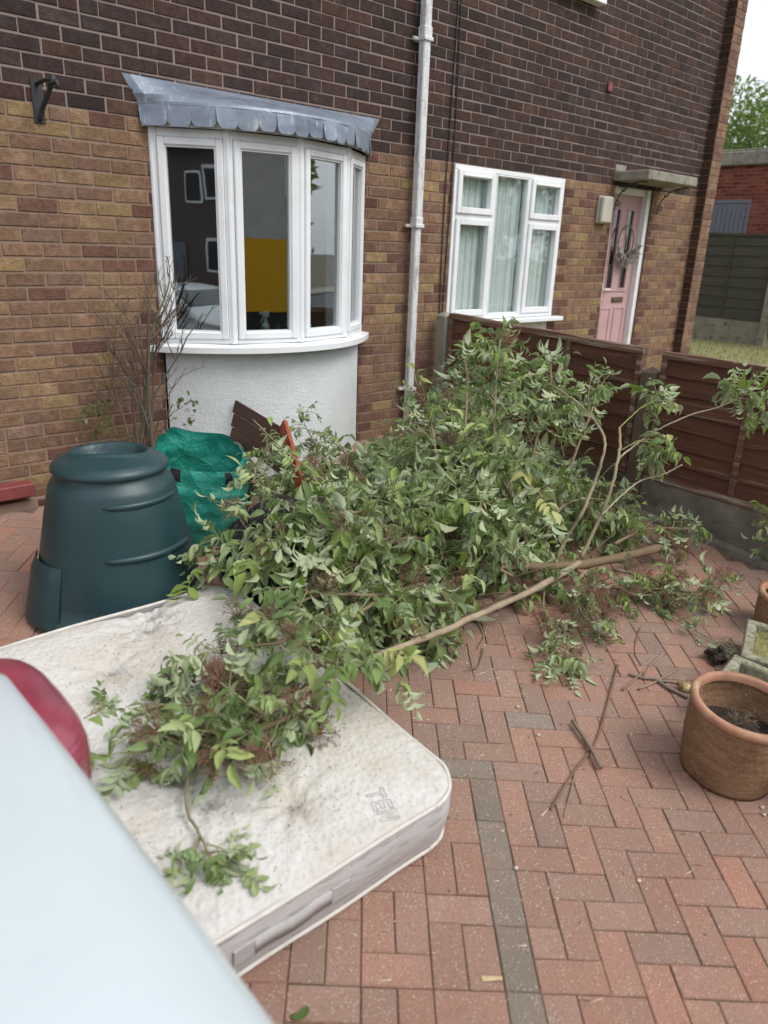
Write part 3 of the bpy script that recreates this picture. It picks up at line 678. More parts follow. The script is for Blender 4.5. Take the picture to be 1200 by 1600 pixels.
# small air brick + terminal on dark wall
mb = MB(); box(mb, 6.98, 7.05, -.03, -.005, 3.34, 3.42, bev=.004); hpart('vent_cap', mb, MT['maroon_paint'], houseB)

# wreath on the door
wr = empty('door_wreath', 'dried grey wreath with a hoop and leaves hanging on the pink door', 'wreath', (7.79, .05, 1.97)); RG = random.Random(3)
mb = MB(); tube(mb, [(.15 * math.cos(a), .0, .02 + .17 * math.sin(a)) for a in np.linspace(0, 6.28, 40)], .008, 6); build('hoop', mb, MT['dried_brown'], wr)
mb = MB()
for _ in range(170):
    a = RG.uniform(3.4, 6.1); c = np.array([.15 * math.cos(a), -.02, .02 + .17 * math.sin(a)]) + np.array([RG.gauss(0, .03), RG.gauss(0, .02), RG.gauss(0, .02)])
    d = nz([RG.gauss(0, 1) + .5 * math.cos(a), -.4, -.6 + RG.gauss(0, .6)]); s_ = nz(np.cross(d, [0, 1, .2])); L = RG.uniform(.04, .11)
    k = RG.uniform(.6, 1.3); mb.add([c, c + d * L * .5 + s_ * .012, c + d * L, c + d * L * .5 - s_ * .012], [(0, 1, 2, 3)], (k, k, k))
build('dried_leaves', mb, MT['dried_grey'], wr)

# ------------------------------------------------------------------ boundary fence (panels, posts, gravel boards)
def fence_panel(par, x, ya, yb, zta, ztb, zba, zbb, wood_, rail, nbat=1, n=7, posts=None, group=None, face=-1):
    L = ya - yb; inv_ = Matrix.Translation(-par.location)
    def zt(y): return zta + (ztb - zta) * (ya - y) / L
    def zb(y): return zba + (zbb - zba) * (ya - y) / L
    mb = MB()
    for k in range(n):
        NY = 14; V = []; F = []
        ph = RG.uniform(0, 6)
        for i in range(NY + 1):
            y = ya - .02 - (L - .04) * i / NY; z0 = zb(y) + .03; H = zt(y) - .03 - z0
            wv = .008 * math.sin(i * .9 + ph) + .004 * math.sin(i * 2.3 + ph)
            lo = z0 + H * k / n + wv; hi = z0 + H * (k + 1.18) / n + wv * .5
            hi = min(hi, zt(y) - .01)
            V += [(x + face * .020, y, lo), (x + face * .004, y, hi), (x + face * .012 * .2 + .008, y, lo), (x + .006, y, hi)]
        for i in range(NY):
            b = 4 * i; F += [(b, b + 1, b + 5, b + 4), (b + 2, b + 6, b + 7, b + 3), (b, b + 4, b + 6, b + 2), (b + 1, b + 3, b + 7, b + 5)]
        mb.add(V, F, CW)
    t = build('fence_panel', mb, MT[wood_], par, inv_)
    mb = MB()
    def rail_(z_of, h, d):
        V = []; F = []
        for i in range(9):
            y = ya - L * i / 8; z = z_of(y) + .003 * math.sin(i * 1.7)
            V += [(x - d, y, z - h), (x + d, y, z - h), (x + d, y, z), (x - d, y, z)]
        for i in range(8):
            b = 4 * i; F += [(b, b + 1, b + 5, b + 4), (b + 1, b + 2, b + 6, b + 5), (b + 2, b + 3, b + 7, b + 6), (b + 3, b, b + 4, b + 7)]
        F += [(0, 3, 2, 1), (32, 33, 34, 35)]; mb.add(V, F)
    rail_(zt, .045, .032); rail_(lambda y: zb(y) + .045, .045, .030)
    for y in [ya - .022, yb + .022] + [ya - L * (i + 1) / (nbat + 1) for i in range(nbat)]: box(mb, x + face * .034, x + .03, y - .02, y + .02, zb(y) + .046, zt(y) - .046, bev=.003)
    build('frame_battens', mb, MT[rail], t)
    return t
def fence_post(par, x, y, z0, z1, s_=.05, mat='concrete'):
    mb = MB(); box(mb, -s_, s_, -s_, s_, 0, z1 - z0 - .03, bev=.008); mb.add([(-s_ + .008, -s_ + .008, z1 - z0 - .03), (s_ - .008, -s_ + .008, z1 - z0 - .03), (s_ - .008, s_ - .008, z1 - z0 - .03), (-s_ + .008, s_ - .008, z1 - z0 - .03), (0, 0, z1 - z0)], [(0, 1, 4), (1, 2, 4), (2, 3, 4), (3, 0, 4)])
    build('fence_post', mb, MT[mat], par, Matrix.Translation(Vector((x, y, z0)) - par.location))
def gboard(par, x, ya, yb, z0a, z0b, z1a, z1b, grp=None, mat='gravel_board'):
    mb = MB(); V = []
    for (y, a, b) in ((ya, z0a, z1a), (yb, z0b, z1b)): V += [(x - .025, y, a), (x + .025, y, a), (x + .025, y, b), (x - .025, y, b)]
    mb.add(V, [(0, 1, 2, 3), (4, 7, 6, 5), (0, 4, 5, 1), (1, 5, 6, 2), (2, 6, 7, 3), (3, 7, 4, 0)]); build('gravel_board', mb, MT[mat], par, Matrix.Translation(-par.location))
simple('stained_post', (.125, .085, .062), .9, .25, 9, .5, 60, dirt=((.17, .15, .12), 6, .55, .75))
bf = empty('boundary_fence', 'weathered brown waney-edge fence with concrete gravel boards, along the drive', 'fence', (4.80, -.13, .1))
fence_panel(bf, 4.80, -.20, -2.02, 1.352, 1.275, .46, .39, 'fence_wood', 'fence_rail', 2, 7)
fence_panel(bf, 4.80, -2.16, -4.00, 1.268, 1.255, .395, .325, 'fence_wood', 'fence_rail', 2, 7)
fence_post(bf, 4.80, -.13, .1, 1.36, .055)
fence_post(bf, 4.80, -2.09, .0, 1.16, .055, 'stained_post')
gboard(bf, 4.80, -.19, -2.03, .1, -.05, .455, .385)
gboard(bf, 4.80, -2.15, -4.0, -.05, -.25, .39, .32)
mb = MB(); y0, y1 = -.05, -6.9; V = []
for y in (y0, y1): V += [(4.67, y, gz(4.67, y) - .1), (4.765, y, gz(4.7, y) - .1), (4.765, y, gz(4.7, y) + .028), (4.685, y, gz(4.7, y) + .024)]
mb.add(V, [(0, 1, 2, 3), (4, 7, 6, 5), (0, 4, 5, 1), (1, 5, 6, 2), (2, 6, 7, 3), (3, 7, 4, 0)]); tag(build('kerb_edging', mb, MT['gravel_board']), kind='structure')
# far fence, garage
ff = empty('garden_fence', 'tall grey-green fence with pale concrete post beyond the lawn, below the garage', 'fence', (15.2, 1.33, .2))
fence_panel(ff, 15.2, 4.6, 1.42, 2.335, 2.325, .76, .74, 'grey_fence_wood', 'grey_fence_wood', 3, 8)
fence_panel(ff, 15.2, 1.24, -1.2, 2.325, 2.32, .74, .74, 'grey_fence_wood', 'grey_fence_wood', 2, 8)
gboard(ff, 15.2, 4.6, 1.40, .2, .2, .75, .73, None, 'concrete')
fence_post(ff, 15.16, 1.33, .2, 1.9, .065)
gar = empty('brick_garage', 'red brick garage with grey door and flat roof behind the tall fence', 'garage', (17, 2.5, .2))
gi = Matrix.Translation((-17, -2.5, -.2)); mb = MB(); RB = [(.24, .06, .045), (.28, .075, .05), (.20, .05, .04), (.30, .09, .06)]
for k in range(48):
    for n_ in range(36):
        y0 = -2.0 + n_ * .225 + (.1125 if k % 2 else 0); z0 = .1 + k * .075
        if 2.86 < y0 + .11 < 4.6 and z0 < 2.98: continue
        c = random.choice(RB); kk = random.uniform(.8, 1.1); x = 16.994
        mb.add([(x, y0 + .006, z0 + .006), (x, y0 + .219, z0 + .006), (x, y0 + .219, z0 + .069), (x, y0 + .006, z0 + .069)], [(3, 2, 1, 0)], tuple(q * kk for q in c))
for (ya, yb, za, zb_) in ((-2, 2.86, .1, 3.7), (4.6, 6.2, .1, 3.7), (2.86, 4.6, 2.98, 3.7)): mb.add([(17, ya, za), (17, yb, za), (17, yb, zb_), (17, ya, zb_)], [(3, 2, 1, 0)], (.34, .27, .22), 1)
box(mb, 17.05, 22, -2, 6.2, .1, 3.69, (.24, .07, .05)); build('walls', mb, [MT['brick'], MT['mortar']], gar, gi)
mb = MB(); box(mb, 16.9, 22.1, -2.1, 6.3, 3.70, 3.97, bev=.02); box(mb, 16.93, 22, -2.05, 6.2, 3.971, 4.01, bev=.01); build('flat_roof', mb, MT['concrete'], gar, gi)
mb = MB(); box(mb, 17.0, 17.04, 2.87, 4.6, .2, 2.97); [box(mb, 16.99, 17.0, 2.9 + i * .1, 2.985 + i * .1, .2, 2.9) for i in range(17)]; build('door', mb, MT['grey_door'], gar, gi)
mb = MB(); box(mb, 16.985, 17.06, 2.80, 2.869, .2, 3.04, bev=.005); box(mb, 16.985, 17.06, 2.869, 4.6, 2.971, 3.04, bev=.005); build('door_frame', mb, MT['grey_door'], gar, gi)

# ------------------------------------------------------------------ trees beyond
def tree(lab, x, y, z0, h, r, seed, n=9000, cols=((.10, .16, .035), (.16, .24, .05), (.22, .30, .07)), grp=None, ls=.11):
    rg = np.random.default_rng(seed); t = empty('tree', lab, 'tree', (x, y, z0), group=grp); mb = MB()
    tube(mb, cr([(0, 0, 0), (.1, .05, h * .25), (0, .1, h * .5), (.1, 0, h * .8)], 4), np.linspace(.22, .06, 13), 8, (.13, .10, .07))
    blobs = []
    for i in range(18):
        a = rg.uniform(0, 6.28); rr = r * rg.uniform(.15, .75); zz = h * rg.uniform(.35, .92); c = np.array([rr * math.cos(a), rr * math.sin(a), zz]); blobs.append((c, r * rg.uniform(.28, .5)))
        tube(mb, cr([(0, 0, zz * .45), tuple(c * np.array([.5, .5, .8])), tuple(c)], 4), np.linspace(.08, .015, 9), 5, (.13, .10, .07))
    build('trunk', mb, MT['bark'], t); mb = MB()
    k = rg.integers(0, 18, n)
    for i in range(n):
        c, rb = blobs[k[i]]; d = nz(rg.normal(size=3)); p = c + d * rb * (rg.uniform(.3, 1) ** .45) * np.array([1, 1, .85])
        a = nz(rg.normal(size=3) + d * .6); b = nz(np.cross(a, rg.normal(size=3))); L = ls * rg.uniform(.6, 1.3)
        cc = cols[rg.integers(0, len(cols))]; kk = rg.uniform(.8, 1.2)
        mb.add([p - b * L * .3, p + a * L, p + b * L * .3, p - a * L * .5], [(0, 1, 2, 3)], tuple(q * kk for q in cc))
    build('crown', mb, MT['tree_leaf'], t)
TG = 'trees behind the red brick garage'
tree('bright green leafy tree directly above the garage roof', 26, 6.2, 0, 7.4, 3.4, 1, 22000, grp=TG)
tree('taller hazy green tree at the photo edge behind the garage', 33, 6.0, 0, 9.4, 4.0, 2, 10000, grp=TG, ls=.15)
tree('leafy tree beside the house corner, behind the garage', 30, 12.0, 0, 7.4, 3.8, 3, 9000, grp=TG, ls=.14)

# ------------------------------------------------------------------ across the street (mirrored in the window glass)
def far_house(x, y, wdt, lab, mat, h=5.4):
    t = empty('house', lab, 'house', (x, y, -.4)); mb = MB(); box(mb, -wdt / 2, wdt / 2, -7, 0, 0, h); build('walls', mb, mat, t)
    mb = MB(); mb.add([(-wdt / 2 - .3, .4, h), (wdt / 2 + .3, .4, h), (wdt / 2 + .3, -3.5, h + 2.6), (-wdt / 2 - .3, -3.5, h + 2.6), (-wdt / 2 - .3, -7.4, h), (wdt / 2 + .3, -7.4, h)], [(0, 1, 2, 3), (3, 2, 5, 4), (1, 5, 2), (0, 3, 4), (0, 4, 5, 1)]); build('roof', mb, MT['roof_tile'], t)
    for (a, z) in ((-wdt * .25, 1.1), (wdt * .25, 1.1), (-wdt * .25, 3.6), (wdt * .25, 3.6)):
        mb = MB(); box(mb, a - .8, a + .8, .0, .06, z, z + 1.2, bev=.01); wi = build('window', mb, MT['upvc'], t)
        mb = MB(); box(mb, a - .7, a - .05, .061, .066, z + .1, z + 1.1); box(mb, a + .05, a + .7, .061, .066, z + .1, z + 1.1); build('pane', mb, MT['black_trim'], wi)
    mb = MB(); box(mb, .55, 1.35, .0, .06, 3.5, 4.6, bev=.01); wi = build('window', mb, MT['upvc'], t); mb = MB(); box(mb, .62, 1.28, .061, .066, 3.58, 4.52); build('pane', mb, MT['black_trim'], wi)
    mb = MB(); box(mb, -.45, .45, .0, .07, 0, 2.1, bev=.01); build('door', mb, MT['grey_door'], t)
far_house(6, -19, 8, 'pale rendered house across the street opposite the bow window', MT['pale_render'])
m_ = simple('red_brick_far', (.11, .088, .08), .9, .2, 20, .3, 30)
far_house(-5, -19, 9, 'red brick house across the street to the left', m_); far_house(-16, -19, 9, 'red brick house farthest left across the street', m_); far_house(17, -19, 9, 'red brick house across the street to the right', m_)
tree('round green tree on the far side of the street', 20, -12.5, -.4, 6, 3, 5, 3500, ls=.22)
van = empty('van', 'yellow panel van parked at the kerb across the drive entrance', 'van', (6.0, -11.2, -.44))
mb = MB(); prof = [(-2.4, 1.0), (-2.4, 1.3), (-2.3, 2.2), (-2.1, 2.35), (1.0, 2.35), (1.35, 2.2), (1.8, 1.35), (2.45, 1.22), (2.52, 1.1), (2.52, 1.0)]
V = []; Y = (-.95, -.9, .9, .95)
for yy in (-.95, .95):
    for (a, b) in prof: V.append((a, yy, b))
nP = len(prof); mb.add(V, [tuple(range(nP)), tuple(range(nP, 2 * nP))[::-1]] + [(i, i + nP, (i + 1) % nP + nP, (i + 1) % nP) for i in range(nP)]); build('body', mb, MT['yellow_paint'], van)
for (a, b) in ((-1.6, -.95), (-1.6, .95), (1.7, -.95), (1.7, .95)):
    mb = MB(); lathe(mb, [(.001, -.11), (.3, -.11), (.34, -.08), (.34, .08), (.3, .11), (.001, .11)], 24); mm = Matrix.Translation((a, b * .93, .34)) @ Matrix.Rotation(R(90), 4, 'X'); build('wheel', mb, MT['rubber'], van, mm)
mb = MB(); mb.add([(.75, .955, 1.35), (1.62, .955, 1.35), (1.2, .955, 2.1), (.75, .955, 2.1)], [(0, 1, 2, 3)]); mb.add([(.75, -.955, 1.35), (1.62, -.955, 1.35), (1.2, -.955, 2.1), (.75, -.955, 2.1)], [(3, 2, 1, 0)]); build('side_windows', mb, MT['black_trim'], van)
mb = MB(); box(mb, -2.38, 2.5, -.94, .94, .24, .995, bev=.03); build('lower_trim', mb, MT['black_trim'], van)

# ------------------------------------------------------------------ mattress
MW, ML, MH = .64, .795, .215
mt_yaw = R(-1.6); cxm, cym = 1.60 - .63, -2.545
mat_o = empty('mattress', 'stained off-white tufted mattress lying on the drive under the cut branches', 'mattress', mtx=frame(cxm + .02, cym, mt_yaw))
TUFT = []
mi = np.linalg.inv(np.array(mat_o.matrix_world))
for (u, v) in ((456, 1257), (327, 1248), (174, 1047), (228, 978)):
    q = mi @ np.append(P(u, v, .2), 1); TUFT.append((q[0], q[1]))
TUFT += [(.25, .1), (-.12, -.2), (-.45, -.62), (-.45, 0.2), (.25, .75), (.48, -.15)]
rc = .15; NX, NY = 90, 130
def halfw(y):
    d = abs(y) - (ML - rc); return MW if d <= 0 else MW - rc + math.sqrt(max(0, rc * rc - d * d))
ys_ = [-ML + 2 * ML * (0.5 - 0.5 * math.cos(math.pi * j / NY)) * 1.0 for j in range(NY + 1)]
def ztop(x, y):
    hw = halfw(y); e = min(hw - abs(x), ML - abs(y)); z = MH - .012 * math.exp(-max(e, 0) / .02) + .010 * (1 - math.exp(-max(e, 0) / .12))
    for (tx, ty) in TUFT:
        d2 = (x - tx) ** 2 + (y - ty) ** 2; z -= .026 * math.exp(-d2 / .0012) + .024 * math.exp(-d2 / .018) * (1 + .35 * math.sin(9 * math.atan2(y - ty, x - tx) + tx * 30) * min(1, d2 / .004))
    return z + .004 * math.sin(x * 9 + 1) * math.sin(y * 7)
mb = MB(); V = []; F = []
for y in ys_:
    for i in range(NX + 1): x = halfw(y) * (2 * i / NX - 1); V.append((x, y, ztop(x, y)))
for j in range(NY):
    for i in range(NX): q = j * (NX + 1) + i; F.append((q, q + 1, q + NX + 2, q + NX + 1))
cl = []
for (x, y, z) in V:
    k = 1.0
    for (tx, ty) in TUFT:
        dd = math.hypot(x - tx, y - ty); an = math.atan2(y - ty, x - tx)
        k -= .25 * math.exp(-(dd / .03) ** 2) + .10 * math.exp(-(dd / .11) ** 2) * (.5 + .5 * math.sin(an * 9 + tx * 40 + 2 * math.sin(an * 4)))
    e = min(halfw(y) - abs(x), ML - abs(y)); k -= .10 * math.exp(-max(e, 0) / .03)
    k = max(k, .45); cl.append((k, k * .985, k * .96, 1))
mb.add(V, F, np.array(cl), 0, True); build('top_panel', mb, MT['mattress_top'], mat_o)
def outline(n=30, grow=0.0):
    pts = []
    for (sx, sy, a0) in ((1, -1, -90), (1, 1, 0), (-1, 1, 90), (-1, -1, 180)):
        for k in range(n + 1):
            a = R(a0 + 90 * k / n); pts.append((sx * (MW - rc) + (rc + grow) * math.cos(a), sy * (ML - rc) + (rc + grow) * math.sin(a)))
    out = []
    for i in range(len(pts)):
        p, q = pts[i], pts[(i + 1) % len(pts)]; d = math.dist(p, q); m_ = max(1, int(d / .04))
        for k in range(m_): out.append((p[0] + (q[0] - p[0]) * k / m_, p[1] + (q[1] - p[1]) * k / m_))
    return out
OL = outline(); nO = len(OL); mb = MB(); V = []; lev = [(0, .012), (-.0, .03), (.010, .07), (.014, .11), (.010, .16), (0, .195), (-.004, .204)]
lev = [(-.02, .004)] + lev
for (g, z) in lev:
    o_ = outline(grow=g)
    for i in range(nO): x, y = o_[i % len(o_)] if len(o_) == nO else OL[i]; V.append((x, y, z + .004 * math.sin(i * .5)))
F = [(l * nO + i, l * nO + (i + 1) % nO, (l + 1) * nO + (i + 1) % nO, (l + 1) * nO + i) for l in range(len(lev) - 1) for i in range(nO)]; F.append(tuple(range(nO))[::-1])
mb.add(V, F, CW, 0, True); build('side_border', mb, MT['mattress_side'], mat_o)
mb = MB()
tube(mb, [(x, y, .203 + .004 * math.sin(i * .31)) for i, (x, y) in enumerate(outline(grow=.003) + outline(grow=.003)[:1])], .0075, 8); tube(mb, [(x, y, .014 + .004 * math.sin(i * .5)) for i, (x, y) in enumerate(outline(grow=.001) + outline(grow=.001)[:1])], .007, 8); build('piping', mb, MT['piping'], mat_o)
mb = MB()      # fabric carry handle on the near long border
yb_ = -ML - .016
hx = [-.30, -.24, -.19, -.12, -.05, .02, .07, .12]
for (a, b, z0, z1) in ((-.245, -.18, .085, .145), (.075, .14, .085, .145)): box(mb, a, b, yb_ - .003, yb_ + .004, z0, z1, bev=.002)
V = []; F = []
for i in range(21):
    t = i / 20; x = -.18 + .255 * t; bow = .003 * math.sin(math.pi * t); zc = .115 + .004 * math.sin(math.pi * 3 * t)
    V += [(x, yb_ - .003 - bow, zc - .026), (x, yb_ - .003 - bow, zc + .026), (x, yb_ + .006, zc - .026), (x, yb_ + .006, zc + .026)]
for i in range(20): b = 4 * i; F += [(b, b + 4, b + 5, b + 1), (b + 2, b + 3, b + 7, b + 6), (b + 1, b + 5, b + 7, b + 3), (b, b + 2, b + 6, b + 4)]
mb.add(V, F, CW, 0, True); build('carry_handle', mb, MT['strap_fabric'], mat_o)
for (tx, ty) in TUFT:
    mb = MB()
    for k in range(7):
        a = k * .9; z = ztop(tx, ty) + .002; tube(mb, [(tx, ty, z), (tx + .012 * math.cos(a), ty + .012 * math.sin(a), z + .006), (tx + .02 * math.cos(a), ty + .02 * math.sin(a), z + .002)], .0018, 4)
    build('tuft', mb, MT['strap_fabric'], mat_o)
# faded lettering T E N, outlined, reading across the near right corner
mb = MB()
q0 = mi @ np.append(P(590, 1243, .212), 1); q1 = mi @ np.append(P(606, 1277, .212), 1)
ax = nz([q1[0] - q0[0], q1[1] - q0[1]]); up = np.array([-ax[1], ax[0]]); 
ps = [(586.5, 1243.5), (597, 1260), (607, 1275)]
LET = {'T': [((-.5, .5), (.5, .5)), ((-.5, .32), (-.1, .32)), ((.5, .32), (.1, .32)), ((-.5, .5), (-.5, .32)), ((.5, .5), (.5, .32)), ((-.1, .32), (-.1, -.5)), ((.1, .32), (.1, -.5)), ((-.1, -.5), (.1, -.5))],
       'E': [((-.4, .5), (-.4, -.5)), ((-.4, .5), (.45, .5)), ((.45, .5), (.45, .32)), ((.45, .32), (-.2, .32)), ((-.2, .32), (-.2, .09)), ((-.2, .09), (.35, .09)), ((.35, .09), (.35, -.09)), ((.35, -.09), (-.2, -.09)), ((-.2, -.09), (-.2, -.32)), ((-.2, -.32), (.45, -.32)), ((.45, -.32), (.45, -.5)), ((.45, -.5), (-.4, -.5))],
       'N': [((-.45, -.5), (-.45, .5)), ((-.45, .5), (-.25, .5)), ((-.25, .5), (.25, -.2)), ((.25, -.2), (.25, .5)), ((.25, .5), (.45, .5)), ((.45, .5), (.45, -.5)), ((.45, -.5), (.25, -.5)), ((.25, -.5), (-.25, .2)), ((-.25, .2), (-.25, -.5)), ((-.25, -.5), (-.45, -.5))]}
sgn = 1.0
for ch, (u, v) in zip('TEN', ps):
    c = (mi @ np.append(P(u, v, .212), 1))[:2]
    for (p, q) in LET[ch]:
        A_ = c + ax * p[0] * .040 + up * p[1] * .064; B_ = c + ax * q[0] * .040 + up * q[1] * .064; d = nz(B_ - A_); nn = np.array([-d[1], d[0]]) * .0017
        V = [(*(A_ - nn), 0), (*(A_ + nn), 0), (*(B_ + nn), 0), (*(B_ - nn), 0)]
        V = [(x, y, ztop(x, y) + .0015) for x, y, _ in V]; mb.add(V, [(0, 3, 2, 1)])
build('printed_lettering', mb, MT['faded_print'], mat_o)
MWI = mi
def floor_z(x, y):
    q = MWI @ np.array([x, y, gz(x, y) + .21, 1.0])
    if abs(q[1]) < ML + .01 and abs(q[0]) < halfw(max(-ML, min(ML, q[1]))) + .01: return gz(x, y) + .228
    return gz(x, y) + .004

# ------------------------------------------------------------------ compost bin
cb = empty('compost_bin', 'dark green plastic compost bin with round lid beside the wall', 'compost bin', mtx=frame(1.32, -1.33, R(-30), 0, False))
mb = MB(); prof = [(.415, 0), (.42, .015), (.415, .045), (.398, .06), (.385, .12), (.352, .30), (.318, .47), (.286, .61), (.276, .632), (.256, .65), (.246, .672), (.240, .69)]
lathe(mb, prof, 72, sq=.06)
build('body', mb, MT['bin_plastic'], cb)
mb = MB(); n1 = 40; V = []; F = []
prof = [(.238, .684), (.258, .684), (.263, .688), (.263, .700), (.257, .712), (.246, .723), (.232, .732)]
lathe(mb, prof, 72)
rr = np.linspace(.232, 0.0, 26); seg = 72; V = []
for r_ in rr:
    for k in range(seg):
        a = 2 * math.pi * k / seg; x, y = r_ * math.cos(a), r_ * math.sin(a); z = .732 + .042 * (1 - (r_ / .232) ** 2)
        ex = x / .15; ey = (y - .005) / (.115 if y > .005 else .10); dd = (abs(ex) ** 2.4 + abs(ey) ** 2.4) ** (1 / 2.4); s_ = 1 / (1 + math.exp(min(50, (dd - 1) * 24))); ridge = math.exp(-((dd - 1.14) / .10) ** 2) * .014
        z += ridge - .072 * s_ * (0.55 + .45 * min(1, max(-1, ey))); V.append((x, y, z))
F = [(i * seg + k, i * seg + (k + 1) % seg, (i + 1) * seg + (k + 1) % seg, (i + 1) * seg + k) for i in range(25) for k in range(seg)]
mb.add(V, F, CW, 0, True)
lid = build('lid', mb, MT['bin_plastic'], cb); 
mb = MB()     # moulded belly ribs, lighter ledges facing front
for z, r_ in ((.60, .309), (.41, .346), (.215, .377)):
    for s0 in (200, 290):
        pass
for z in (.575, .345, .09):
    pts = [((.280 + (.61 - z) * .2425 + .0) * math.cos(R(a)), (.280 + (.61 - z) * .2425) * math.sin(R(a)), z) for a in range(268, 352, 4)]; tube(mb, pts, [.001 + .017 * math.sin(math.pi * i / (len(pts) - 1)) ** .35 for i in range(len(pts))], 8)
build('moulded_ledge', mb, MT['bin_plastic'], cb)
mb = MB()     # sliding hatch at the base, to the left
T_, L_ = None, None
V = []; F = []
for j in range(7):
    z = .02 + .28 * j / 6
    for i in range(11):
        a = R(190 + 5 * i - 5); r_ = .420 - .065 * z / .3 + .03 * math.sin(math.pi * i / 10) ** .5 * (1 if j < 6 else .3); V.append((r_ * math.cos(a), r_ * math.sin(a), z))
for j in range(6):
    for i in range(10): F.append((j * 11 + i, j * 11 + i + 1, (j + 1) * 11 + i + 1, (j + 1) * 11 + i))
mb.add(V, F, CW, 0, True); build('hatch', mb, MT['bin_plastic'], cb)

# ------------------------------------------------------------------ green garden sack
def crumple(nm, lab, cat, x, y, yaw, wx, wy, h, mat, seed, open_top=True, amp=.03, lean=(0, 0), sag=.0):
    rg = np.random.default_rng(seed); t = empty(nm, lab, cat, mtx=frame(x, y, yaw)); ph = rg.uniform(0, 6.28, 24); fr = rg.uniform(2, 9, 24)
    seg, L = 64, 26; V = []; F = []
    for j in range(L + 1):
        s_ = j / L; z = h * s_
        for k in range(seg):
            a = 2 * math.pi * k / seg; c, s2 = math.cos(a), math.sin(a); e = .55
            X = wx * abs(c) ** e * (1 if c > 0 else -1); Yv = wy * abs(s2) ** e * (1 if s2 > 0 else -1)
            fold = abs(math.sin(a * 3.5 + s_ * 4 + ph[3])) ** .5 * .05 + abs(math.sin(a * 5 - s_ * 6 + ph[5])) ** .6 * .035
            n_ = sum(math.sin(fr[q] * (a if q % 2 else s_ * 3) + ph[q] + (s_ * 5 if q % 3 else a * 2)) for q in range(12)) / 12
            kk = .96 + fold * (amp > .02) + n_ * amp * 5 + .10 * math.sin(s_ * 3.1)
            if not open_top: kk *= math.sqrt(max(0, 1 - max(0, (s_ - .45) / .55) ** 2.2)) * (.85 + .15 * min(1, s_ * 5))
            V.append((X * kk + lean[0] * s_, Yv * kk + lean[1] * s_, z * (1 + .05 * n_) + (sag * math.cos(a - 2.2) * s_)))
    F = [(j * seg + k, j * seg + (k + 1) % seg, (j + 1) * seg + (k + 1) % seg, (j + 1) * seg + k) for j in range(L) for k in range(seg)]
    mb = MB(); mb.add(V, F, CW, 0, True); build('sack_body', mb, MT[mat], t); return t, V, seg, L
sk, SV, seg, L = crumple('garden_sack', 'crumpled bright green garden waste sack standing between compost bin and branches', 'garden sack', 2.03, -.86, R(-38), .235, .19, .50, 'green_sack', 4, True, .022, (-.02, .03), .06)
for k0 in (45, 53, 12):
    mb = MB()
    for w_ in range(1):
        ps = [np.array(SV[(L - q) * seg + k0]) * np.array([1.03, 1.03, 1]) for q in range(0, 5)]; ps2 = [np.array(SV[(L - q) * seg + k0 + 2]) * np.array([1.03, 1.03, 1]) for q in range(0, 5)]
        V = []; 
        for a, b in zip(ps, ps2): V += [a, b]
        mb.add(V, [(2 * i, 2 * i + 1, 2 * i + 3, 2 * i + 2) for i in range(4)])
    build('handle_loop', mb, MT['black_webbing'], sk)
crumple('bin_bag', 'shiny black bin bag half buried under the leaves beside the compost bin', 'bin bag', 1.97, -1.76, .4, .25, .20, .56, 'black_plastic', 9, False, .04)
crumple('bin_bag', 'black bin bag behind the green sack, against the white rendered panel', 'bin bag', 2.36, -.62, 1.0, .15, .13, .44, 'black_plastic', 12, False, .05)
# planks leaning by the rendered panel
def slab(nm, lab, cat, pts, nrm, th, mat, grooves=None, grp=None):
    pts = [np.array(p, float) for p in pts]; nrm = nz(nrm); mb = MB(); n_ = len(pts)
    V = pts + [p + nrm * th for p in pts]; mb.add(V, [tuple(range(n_))[::-1], tuple(range(n_, 2 * n_))] + [(i, (i + 1) % n_, (i + 1) % n_ + n_, i + n_) for i in range(n_)])
    return tag(build(nm, mb, MT[mat]), lab, cat, grp)
def plankset():
    t = empty('broken_panel', 'broken dark brown slatted wood panel poking up out of the branches', 'wood panel', (0, 0, 0)); 
    a = P(371, 626, .56); b = P(500, 703, .50); 
    dirx = nz(b - a); dn = nz(np.array([-.30, -.25, -1.0])); dn = nz(dn - dirx * dn.dot(dirx)); nn = nz(np.cross(dirx, dn))
    if nn[1] > 0: nn = -nn
    for i in range(3):
        mb = MB(); o0 = a + dn * (.088 * i) + dirx * (.0 + .03 * i); LL = .62
        V = [o0, o0 + dirx * LL, o0 + dirx * LL + dn * .082, o0 + dn * .082 + dirx * .01]; n4 = [v + nn * .018 for v in V]
        mb.add(V + n4, [(0, 1, 2, 3), (7, 6, 5, 4), (0, 4, 5, 1), (1, 5, 6, 2), (2, 6, 7, 3), (3, 7, 4, 0)]); build('slat', mb, MT['plank_wood'], t)
    a = P(449, 664, .55); b = P(478, 762, .44); mb = MB(); d = nz(b - a); sd = nz(np.cross(d, nn)); a = a + nn * .02
    V = []
    for q in (a, b + nn * .02):
        V += [q - sd * .03, q + sd * .03, q + sd * .03 + nn * .03, q - sd * .03 + nn * .03]
    mb.add(V, [(0, 1, 2, 3), (4, 7, 6, 5), (0, 4, 5, 1), (1, 5, 6, 2), (2, 6, 7, 3), (3, 7, 4, 0)]); build('red_brace', mb, MT['red_post_wood'], t)
plankset()

